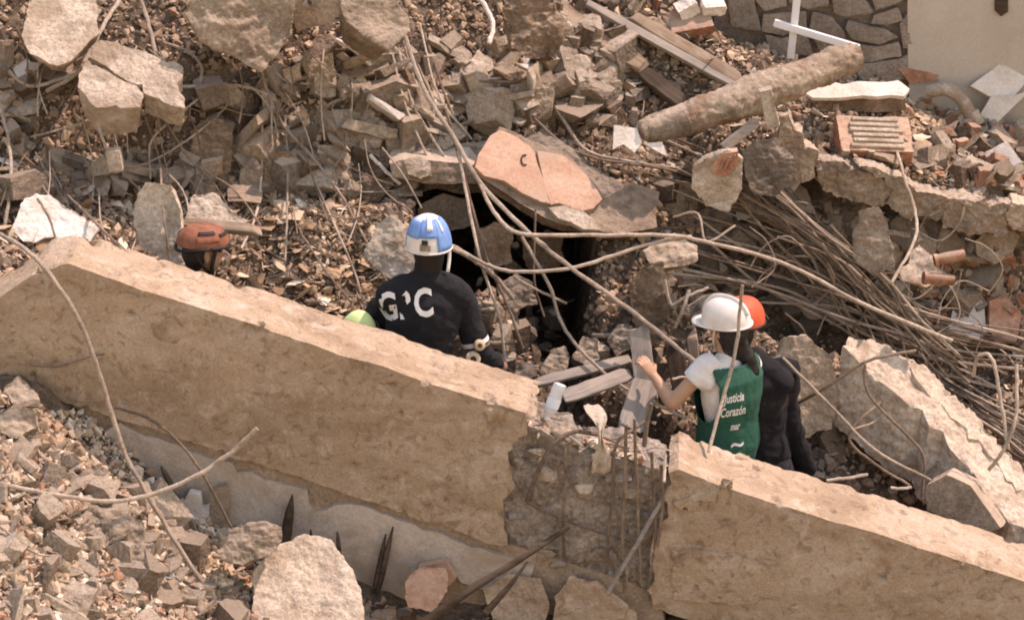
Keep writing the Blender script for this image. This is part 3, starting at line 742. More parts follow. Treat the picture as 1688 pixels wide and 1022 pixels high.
rocks = [  # name, label, outline, Y (None = lies on the slope), normal, thickness, material
 ('brown_block', 'upright dark brown block under the loop of wire', [(315, 215), (350, 190), (384, 212), (380, 285), (345, 310), (318, 280)], None, (0.2, -0.9, 0.35), 0.16, 'brown_stone'),
 ('post_stub', 'dark brown broken post stub beside hanging wires', [(433, 250), (478, 246), (482, 350), (436, 362)], None, (0.1, -1, 0.15), 0.13, 'brown_stone'),
 ('grey_rock', 'oval grey rock wedged beside the brown post stub', [(398, 280), (415, 262), (430, 280), (428, 318), (408, 322), (396, 304)], None, (0, -0.9, 0.4), 0.12, 'conc'),
 ('grey_block', 'squarish grey block with a pale scratch on the slope', [(522, 236), (560, 238), (578, 262), (574, 300), (550, 312), (524, 275)], None, (0.1, -0.85, 0.5), 0.16, 'conc'),
 ('wedge_rock', 'broad dark rock with a peaked top on the slope', [(552, 210), (575, 184), (612, 180), (640, 215), (628, 242), (590, 244), (560, 232)], None, (0.1, -0.8, 0.6), 0.16, 'conc_dark'),
 ('shadow_block', 'dark grey block in the shade of the crest boulder', [(500, 92), (545, 88), (552, 120), (540, 148), (505, 146)], None, (0, -0.9, 0.45), 0.16, 'conc'),
 ('shadow_block', 'small grey block below the pipe block', [(464, 112), (495, 108), (500, 130), (482, 138), (465, 132)], None, (0, -0.8, 0.6), 0.1, 'conc'),
 ('peaked_stone', 'small pale stone with a peak below the white stick', [(575, 140), (595, 122), (612, 138), (608, 152), (580, 152)], None, (0, -0.7, 0.7), 0.1, 'conc_pale'),
 ('flat_block', 'pale flat block lying on the slope near the white cable', [(754, 112), (790, 84), (816, 98), (812, 112), (790, 126), (760, 122)], None, (0.1, -0.55, 0.83), 0.08, 'conc_pale'),
 ('pale_block', 'small cream block on the ledge beside the slanting bars', [(670, 268), (690, 258), (708, 272), (712, 290), (690, 296), (674, 288)], 2.18, (0, -0.75, 0.65), 0.1, 'conc_pale'),
 ('round_rock', 'rounded brownish rock above the pink slab', [(956, 150), (966, 128), (990, 125), (1006, 145), (1000, 172), (975, 178), (958, 170)], None, (0, -0.8, 0.55), 0.14, 'conc_dark'),
 ('cream_block', 'small cream cube of masonry near the stump', [(940, 95), (958, 90), (974, 98), (972, 116), (952, 120), (940, 112)], None, (0, -0.7, 0.7), 0.09, 'conc_pale'),
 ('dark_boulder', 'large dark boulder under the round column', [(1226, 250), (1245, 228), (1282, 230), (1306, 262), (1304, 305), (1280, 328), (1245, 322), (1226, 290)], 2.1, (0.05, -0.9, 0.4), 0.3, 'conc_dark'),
 ('dusty_rock', 'pale dusted rock behind the round column', [(1212, 75), (1235, 52), (1270, 56), (1290, 80), (1270, 96), (1230, 94)], None, (0.1, -0.6, 0.78), 0.14, 'conc'),
 ('stone_shard', 'tall pale grey shard of stone standing upright by the cracked floor', [(1402, 400), (1420, 350), (1448, 338), (1460, 360), (1476, 440), (1440, 452), (1405, 430)], 1.95, (-0.2, -0.9, 0.35), 0.16, 'conc'),
 ('shadow_rock', 'dark angular rock beside the tall shard', [(1468, 365), (1490, 348), (1508, 360), (1512, 395), (1490, 408), (1472, 392)], None, (0, -0.9, 0.4), 0.14, 'conc_dark'),
 ('triangular_shard', 'pale triangular shard beside the clay pipe stubs', [(1482, 448), (1516, 400), (1545, 436), (1572, 452), (1568, 470), (1530, 472), (1490, 462)], 1.8, (0.1, -0.75, 0.6), 0.12, 'conc_pale'),
 ('round_stone', 'rounded grey stone below the cracked floor edge', [(1610, 400), (1625, 378), (1660, 374), (1680, 392), (1672, 420), (1640, 432), (1614, 420)], None, (0, -0.85, 0.5), 0.18, 'conc'),
 ('cap_stone', 'small grey stone on top of the rounded stone', [(1618, 368), (1640, 355), (1662, 362), (1660, 378), (1632, 382)], None, (0, -0.8, 0.5), 0.12, 'conc'),
 ('tall_boulder', 'tall fractured boulder behind the dark jacket', [(1276, 600), (1290, 558), (1330, 552), (1372, 590), (1382, 650), (1370, 710), (1320, 722), (1285, 680)], 1.45, (0.1, -0.95, 0.25), 0.28, 'conc'),
 ('light_stone', 'pale angular stone showing through the rebar bundle', [(1316, 500), (1345, 456), (1384, 452), (1398, 490), (1378, 528), (1335, 530)], None, (0, -0.75, 0.65), 0.16, 'conc'),
 ('broken_block', 'pale broken block beside the blue helmet', [(604, 420), (615, 372), (650, 356), (680, 380), (684, 440), (660, 466), (625, 448)], 1.35, (-0.2, -0.8, 0.55), 0.18, 'conc_pale'),
 ('plaster_lump', 'long pale plaster lump behind the high end of the beam', [(18, 380), (40, 325), (80, 318), (130, 350), (164, 375), (150, 396), (90, 392), (40, 400)], 1.15, (0, -0.6, 0.8), 0.16, 'plaster_white'),
 ('plaster_pillar', 'pale crumbling plaster pillar beside the orange helmet', [(222, 320), (240, 302), (285, 306), (298, 350), (302, 440), (255, 425), (222, 400)], 1.12, (-0.1, -0.95, 0.3), 0.16, 'conc_pale'),
 ('pale_board', 'pale cracked slab lying behind the orange helmet', [(308, 340), (318, 320), (352, 318), (380, 342), (412, 362), (400, 372), (330, 368), (310, 360)], 1.35, (0.1, -0.7, 0.7), 0.08, 'conc_pale'),
 ('pit_stone', 'grey stone at the bottom of the hollow by the beam', [(890, 612), (905, 580), (930, 572), (944, 590), (936, 615), (905, 622)], 1.3, (0, -0.8, 0.6), 0.1, 'conc'),
 ('pit_stone', 'dark flat stone beside the dark sleeve in the hollow', [(842, 618), (858, 596), (880, 600), (884, 622), (860, 630)], 1.3, (0, -0.8, 0.6), 0.1, 'conc_dark'),
 ('hollow_rock', 'brown rock face propped under the pink slab', [(1040, 470), (1055, 440), (1090, 430), (1105, 480), (1100, 560), (1070, 575), (1046, 530)], 1.6, (0, -0.95, 0.3), 0.2, 'brown_stone'),
 ('hollow_lintel', 'grey slanted stone propping the edge of the dark hollow', [(1060, 410), (1110, 385), (1150, 405), (1146, 430), (1100, 446), (1075, 440)], 1.75, (0, -0.8, 0.6), 0.14, 'conc'),
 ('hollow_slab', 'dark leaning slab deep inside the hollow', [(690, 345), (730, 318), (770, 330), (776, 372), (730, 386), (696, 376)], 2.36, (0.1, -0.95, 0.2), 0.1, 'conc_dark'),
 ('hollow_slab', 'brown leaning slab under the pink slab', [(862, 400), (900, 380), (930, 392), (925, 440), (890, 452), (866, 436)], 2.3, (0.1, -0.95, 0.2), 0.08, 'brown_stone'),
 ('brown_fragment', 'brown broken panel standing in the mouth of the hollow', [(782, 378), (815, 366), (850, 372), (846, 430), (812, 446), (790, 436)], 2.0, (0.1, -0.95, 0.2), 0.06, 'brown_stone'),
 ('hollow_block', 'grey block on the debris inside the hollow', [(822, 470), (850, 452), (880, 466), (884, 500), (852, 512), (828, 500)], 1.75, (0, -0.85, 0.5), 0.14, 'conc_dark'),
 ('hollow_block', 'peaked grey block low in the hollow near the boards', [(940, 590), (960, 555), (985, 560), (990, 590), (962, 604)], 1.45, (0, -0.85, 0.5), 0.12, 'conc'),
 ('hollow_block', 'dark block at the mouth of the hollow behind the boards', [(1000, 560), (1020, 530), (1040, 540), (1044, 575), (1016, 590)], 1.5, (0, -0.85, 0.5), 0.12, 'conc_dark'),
 ('grey_boulder', 'grey boulder half hidden under the horizontal bar', [(1160, 370), (1180, 342), (1206, 350), (1212, 390), (1190, 402), (1165, 395)], None, (0, -0.85, 0.5), 0.14, 'conc_dark'),
 ('heap_block', 'chipped block with a pale top on the lower heap', [(112, 850), (140, 832), (190, 842), (238, 860), (240, 900), (228, 945), (180, 938), (150, 905), (120, 880)], None, (-0.1, -0.75, 0.65), 0.2, 'conc'),
 ('egg_stone', 'small egg shaped pale stone beside the chipped block', [(136, 935), (146, 910), (160, 908), (166, 928), (158, 950), (142, 950)], None, (0, -0.9, 0.45), 0.07, 'conc_pale'),
 ('grey_cobble', 'grey oval stone with a white vein lying on the heap block', [(360, 905), (380, 872), (420, 860), (462, 866), (468, 890), (440, 915), (400, 930), (370, 924)], -0.46, (0, -0.8, 0.6), 0.16, 'conc'),
 ('big_pale_block', 'big block with a crumbled pale sunlit face below the grey oval stone', [(418, 940), (450, 900), (500, 878), (545, 892), (575, 930), (600, 990), (606, 1060), (420, 1080), (415, 1000)], -0.50, (0.1, -0.6, 0.75), 0.26, 'conc_pale'),
 ('beam_foot_stone', 'pale stone lying against the wall at the beam foot', [(0, 640), (30, 618), (66, 650), (62, 672), (20, 664)], -0.25, (0, -0.7, 0.7), 0.1, 'conc'),
 ('beam_foot_stone', 'angular grey stone under the pale stone at the beam foot', [(-10, 690), (25, 664), (60, 680), (66, 705), (30, 720), (0, 712)], -0.35, (0, -0.8, 0.6), 0.12, 'conc'),
 ('small_cobble', 'small grey cobble on the heap near the wall splinters', [(120, 790), (150, 765), (176, 775), (172, 800), (140, 808)], None, (0, -0.8, 0.6), 0.1, 'conc'),
 ('tan_lump', 'tan lump of render fallen at the foot of the break', [(800, 970), (840, 945), (890, 955), (905, 1000), (890, 1060), (820, 1060)], -0.08, (0, -0.97, 0.2), 0.14, 'brown_plaster'),
 ('tan_lump', 'broad tan lump of plaster under the exposed core', [(915, 985), (940, 950), (985, 960), (1020, 985), (1050, 1010), (1040, 1080), (920, 1080)], -0.10, (0, -0.97, 0.2), 0.14, 'beam'),
 ('pink_lump', 'pinkish broken lump beside the dark stick', [(665, 960), (690, 930), (735, 935), (740, 975), (710, 1010), (670, 1000)], -0.2, (0, -0.9, 0.4), 0.12, 'pink'),
]
for i, (nm, lb, ol, Yv, n, th, mt) in enumerate(rocks):
    hero(nm, lb, 'stone' if 'block' not in nm else 'block', jag(ol + [ol[0]], 16, 3, 70 + i)[:-1], Yv, n, th, mt, seed=30 + i, amp=0.021, scale=6.5, voxel=0.011, bs=0.74, fine=0.42)

# block with a brick imprint
bi = empty('imprint_block', P(1185, 340, 1.95), 'pale mortar block with a ribbed red brick piece stuck in its face', 'block')
finish('mortar_body', roughen(remesh(prism([P(x, y, 1.95) for x, y in [(1140, 280), (1160, 262), (1200, 248), (1224, 262), (1222, 320), (1200, 346), (1165, 338), (1142, 310)]], (0.02, 0.2, -0.02), 0.8), 0.011), 0.02, 9, 3, 0.5), 'conc_pale', bi)
finish('brick_piece', roughen(remesh(prism([P(x, y, 1.935) for x, y in [(1172, 276), (1190, 254), (1216, 250), (1218, 268), (1200, 290), (1178, 290)]], (0, 0.06, 0)), 0.007), 0.004, 20, 3), 'brick', bi)
for k in range(3):
    V, F = tube([P(1184 + 9 * k, 286 - 4 * k, 1.928), P(1194 + 9 * k, 262 - 3 * k, 1.928)], 0.006, 6); finish('brick_rib', mesh_py('r', V, F), 'brick', bi)

# long pale slab at the lower end of the bundle
ls = empty('long_slab', P(1560, 860, 1.0), 'long pale slab sloping down beside the rebar bundle, top in full sun', 'slab')
ln = Vector((0.45, -0.35, 0.85)).normalized(); lp = P(1540, 690, 1.3)
topl = jag([(1392, 574), (1404, 556), (1440, 564), (1520, 606), (1600, 676), (1700, 782), (1770, 850), (1730, 895), (1668, 862), (1608, 790), (1554, 716), (1478, 646), (1412, 600), (1392, 574)], 22, 5, 9)[:-1]
me = remesh(prism([PL(x, y, lp, ln) for x, y in topl], (-0.06, -0.03, -0.42), 0.97), 0.012); roughen(me, 0.026, 6, 21, 0.6); finish('slab_body', me, 'conc_pale', ls)
me = remesh(prism([PL(x, y, lp + ln * 0.012, ln) for x, y in jag([(1500, 606), (1560, 648), (1640, 728), (1700, 800), (1680, 812), (1620, 740), (1560, 676), (1520, 640), (1500, 606)], 14, 6, 10)[:-1]], -ln * 0.04), 0.008); roughen(me, 0.008, 9, 22, 0.6); finish('plaster_skin', me, 'conc_pale', ls)
hero('grey_slab_end', 'smooth grey slab end below the long pale slab', 'slab', [(1526, 800), (1560, 782), (1600, 800), (1650, 870), (1620, 880), (1528, 840)], 0.75, (-0.3, -0.9, 0.3), 0.25, 'conc', amp=0.008, seed=24)

# cracked floor slab on the heap, void under its edge
fl = empty('floor_slab', P(1480, 330, 2.45), 'long cracked grey floor slab edge with a dark void beneath, loaded with brick debris', 'slab')
segs = [[(1284, 195), (1300, 190), (1330, 240), (1352, 262), (1340, 290), (1300, 292), (1282, 240)], [(1340, 255), (1400, 275), (1462, 300), (1470, 322), (1448, 340), (1350, 312)],
        [(1400, 268), (1470, 290), (1520, 318), (1560, 324), (1556, 366), (1500, 360), (1466, 342), (1464, 298)], [(1558, 325), (1620, 332), (1664, 340), (1662, 388), (1600, 388), (1556, 370)], [(1664, 338), (1740, 345), (1800, 360), (1800, 400), (1700, 385), (1664, 368)]]
for i, sg in enumerate(segs):
    me = remesh(prism([P(x, y, 2.40 + 0.015 * (i % 2)) for x, y in jag(sg + [sg[0]], 14, 6, 50 + i)[:-1]], (0, 0.20, -0.02), 0.9), 0.011); roughen(me, 0.026, 8, 50 + i, 0.6); finish('slab_piece', me, 'conc', fl)

# round column
cl = empty('round_column', G(1240, 200), 'fallen round concrete column lying across the heap, one end darker', 'column')
ax = [(1058, 218, 2.25), (1150, 190, 2.36), (1240, 158, 2.52), (1320, 128, 2.70), (1408, 92, 2.95)]
V, F = tube(crom([P(*a) for a in ax], 8), list(np.interp(np.linspace(0, 1, 33), [0, .12, .5, .75, 1], [0.06, 0.082, 0.112, 0.098, 0.088])), 28)
me = remesh(mesh_py('c', V, F), 0.012, 1, soft=True); roughen(me, 0.02, 7, 5, 0.6); finish('column_shaft', me, 'column', cl)
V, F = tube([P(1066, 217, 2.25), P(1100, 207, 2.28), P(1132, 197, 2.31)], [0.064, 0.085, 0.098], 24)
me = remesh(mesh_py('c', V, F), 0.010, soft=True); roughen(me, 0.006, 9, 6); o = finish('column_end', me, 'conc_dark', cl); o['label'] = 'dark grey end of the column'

# white metal frame
wf = empty('metal_frame', P(1310, 95, 3.3), 'white painted metal frame of crossed bars standing in the heap', 'frame')
for a, b in (((1318, -40), (1303, 96)), ((1276, 38), (1416, 80))):
    A = P(*a, 3.3 if a[1] < 0 else 3.27); B = P(*b, 3.3 if a[1] < 0 else 3.27); d = (B - A).normalized()
    V, F = box_geo((A + B) / 2, d, d.cross(Vector((0, 1, 0))), (0, 1, 0), ((B - A).length / 2, 0.021, 0.015)); finish('bar', bevel(mesh_py('b', V, F), 0.004), 'white_paint', wf)

# ------------------------------------------------------------------ bricks, tiles and boards on the heap
def box_thing(name, label, cat, c, xdir, ydir, half, mat, bv=0.006, rough=0.0, seed=0, voxel=0.01):
    x = Vector(xdir).normalized(); y = Vector(ydir); y = (y - x * y.dot(x)).normalized(); z = x.cross(y)
    me = mesh_py('b', *box_geo(c, x, y, z, half))
    if rough: me = remesh(me, voxel); roughen(me, rough, 9, seed, 0.5)
    else: bevel(me, bv)
    return tag(finish(name, me, mat, shade=bool(rough)), label, cat)

hb = empty('hollow_brick', P(1440, 255, 2.72), 'large ribbed hollow clay brick, broken, lying on the floor slab', 'brick')
c = P(1440, 228, 2.75)
x = Vector((1, 0.12, -0.08)).normalized(); y = Vector((-0.1, 0.8, 0.45)); y = (y - x * y.dot(x)).normalized(); z = x.cross(y)
me = remesh(mesh_py('b', *box_geo(c - z * 0.03, x, y, z, (0.215, 0.13, 0.07))), 0.009); roughen(me, 0.010, 8, 3, 0.5); finish('brick_body', me, 'brick', hb)
for k in range(6):
    me = mesh_py('b', *box_geo(c + z * 0.048 + y * (-0.10 + 0.04 * k) + x * 0.01 * (k % 2), x, y, z, (0.16 - 0.012 * (k % 3), 0.014, 0.01))); bevel(me, 0.004, 1); finish('brick_web', me, 'conc_pale', hb)
for k in range(2):
    me = mesh_py('b', *box_geo(c - x * (0.19 - 0.15 * k) - y * 0.135 - z * 0.03, x, y, z, (0.022, 0.012, 0.075))); bevel(me, 0.004, 1); finish('brick_rib', me, 'conc', hb)
box_thing('red_brick', 'red brick at the crest with white stones on it', 'brick', P(1138, 40, GY(1138, 60)), (1, 0.1, 0.15), (0, 0.8, 0.5), (0.125, 0.08, 0.045), 'brick', rough=0.008, seed=2)
box_thing('red_brick', 'weathered red brick lying beyond the first red brick', 'brick', P(1214, 30, GY(1214, 50)), (1, 0.3, -0.1), (0, 0.8, 0.4), (0.10, 0.07, 0.05), 'brick', rough=0.012, seed=3)
box_thing('white_stone', 'white plaster lump on top of the red brick', 'stone', P(1132, 14, GY(1138, 60) + 0.02), (1, 0.2, 0.5), (0, 1, 0.4), (0.06, 0.05, 0.04), 'plaster_white', rough=0.014, seed=4)
box_thing('white_stone', 'flatter white lump where the two red bricks meet', 'stone', P(1176, 10, GY(1138, 60) + 0.04), (1, 0.2, 0.0), (0, 1, 0.4), (0.065, 0.05, 0.032), 'plaster_white', rough=0.014, seed=5)
hero('pale_plate', 'thin pale plate lying behind the hollow brick, dark below', 'plate', jag([(1326, 152), (1370, 138), (1480, 134), (1498, 146), (1490, 158), (1400, 160), (1340, 160), (1326, 152)], 20, 2, 3)[:-1], GY(1410, 185), (0.0, -0.4, 0.9), 0.025, 'plaster_white', voxel=0.009, amp=0.006)
hero('brown_block', 'brown block carrying the thin pale plate', 'block', [(1335, 162), (1490, 160), (1494, 182), (1440, 186), (1345, 184)], GY(1410, 185) - 0.03, (0.0, -0.95, 0.3), 0.14, 'brown_stone', amp=0.014)
hero('clay_tile', 'leaning orange clay tile behind the pale plate', 'tile', [(1474, 105), (1506, 86), (1548, 112), (1546, 134), (1500, 138)], GY(1510, 150, 0.05) - 0.10, (0.1, -0.92, 0.38), 0.03, 'brick', amp=0.006, voxel=0.009)
wt = empty('white_tile', P(1640, 200, 2.95), 'bright white broken floor tile leaning on the heap by the beige wall', 'tile')
for i, (ol, n) in enumerate([([(1600, 142), (1650, 104), (1696, 130), (1672, 160), (1632, 160)], (0.12, -0.85, 0.5)), ([(1634, 158), (1672, 158), (1698, 150), (1640, 206), (1612, 196)], (-0.15, -0.92, 0.35))]):
    n = Vector(n).normalized(); q = P(1650, 150 + 12 * i, GY(1640, 205) - 0.12 - 0.04 * i)
    me = remesh(prism([PL(x, y, q, n) for x, y in ol], -n * 0.045), 0.009); roughen(me, 0.003, 8, i); finish('tile_piece', me, 'plaster_white', wt)
pe = empty('pale_pipe', P(1590, 200, 2.85), 'bent pale pipe elbow lying beside the white tile', 'pipe')
YP = GY(1575, 210)
V, F = tube(crom([P(1530, 152, YP + 0.05), P(1560, 148, YP), P(1585, 165, YP - 0.03), P(1606, 200, YP - 0.06)], 6), 0.04, 14); finish('pipe_bend', mesh_py('p', V, F), 'conc_pale', pe)
V, F = tube([P(1600, 186, YP - 0.05), P(1612, 206, YP - 0.07)], 0.048, 14); finish('pipe_collar', mesh_py('p', V, F), 'conc_pale', pe)
ws = empty('white_shard', P(1045, 245, 2.2), 'white plaster shard at the dark end of the fallen column', 'shard')
for i, ol in enumerate([[(1012, 206), (1050, 212), (1058, 236), (1046, 252), (1028, 238), (1010, 246)], [(1060, 236), (1092, 234), (1100, 258), (1080, 248)]]):
    n = Vector((0, -0.8, 0.6)); q = P(1040, 235, 2.18)
    me = remesh(prism([PL(x, y, q, n) for x, y in ol], -n * 0.03), 0.007); roughen(me, 0.003, 8, i); finish('shard_piece', me, 'plaster_white', ws)
hero('white_tile_corner', 'large cream tile corner lying at the end of the rebar bundle', 'tile', [(1570, 512), (1600, 488), (1622, 498), (1626, 552), (1600, 560), (1562, 552), (1566, 530)], None, (-0.1, -0.8, 0.6), 0.03, 'plaster_white', amp=0.004, voxel=0.008)
hero('brick_chunk', 'orange brick chunk next to the cream tile corner', 'brick', [(1630, 495), (1660, 488), (1684, 520), (1676, 562), (1640, 566), (1630, 540)], None, (0, -0.8, 0.5), 0.12, 'brick', amp=0.012)
for i, (a, b, lb) in enumerate([((1540, 430), (1590, 420), 'short clay pipe stub lying behind the triangular shard'), ((1522, 458), (1572, 462), 'short clay pipe stub lying in front of the triangular shard')]):
    t_ = empty('clay_pipe', P(a[0], a[1] + 15, 1.72), lb, 'pipe')
    A, B = P(*a, 1.74 - 0.05 * i), P(*b, 1.76 - 0.05 * i)
    V, F = tube([A, A.lerp(B, 0.5), B], [0.03, 0.034, 0.03], 14); finish('pipe_barrel', mesh_py('p', V, F), 'brick', t_)
    V, F = tube([A, A.lerp(B, 0.12)], 0.037, 14); finish('pipe_rim', mesh_py('p', V, F), 'brick', t_)
box_thing('masonry_stick', 'upright pale masonry stick leaning on the column', 'block', P(1268, 178, 2.2), (-0.25, 0.1, 1), (0, 1, 0), (0.11, 0.035, 0.035), 'conc_pale', rough=0.008)
box_thing('pale_batten', 'short pale batten under the fallen column', 'batten', P(1220, 222, 2.15), (1, 0.3, 0.75), (0, 1, -0.3), (0.12, 0.045, 0.025), 'wood_grey', bv=0.004)
box_thing('concrete_tag', 'small pale concrete cube stuck on the end of a hanging bar', 'block', P(189, 263, 1.75), (0.99, 0, 0.12), (0, 1, 0), (0.038, 0.03, 0.058), 'conc_pale', rough=0.004, voxel=0.007)
# ------------------------------------------------------------------ bars, wires and boards
def at(p, off):
    return P(*p) if len(p) == 3 else G(p[0], p[1], off)
def rod(name, label, cat, pts, rad, mat, off=0.1, group=None, seg=8, n=7):
    pp = [at(p, off) for p in pts]
    c = crom(pp, n); k = len(c); sd = random.Random(len(SC.objects)); am = 0.14 * rad
    c = [q + Vector((sd.gauss(0, am), sd.gauss(0, am), sd.gauss(0, am))) if 0 < i_ < k - 1 else q for i_, q in enumerate(c)]
    V, F = tube(c, [rad * (1 + 0.06 * math.sin(i * 1.7)) for i in range(k)], seg)
    return tag(finish(name, mesh_py(name, V, F), mat), label, cat, group)

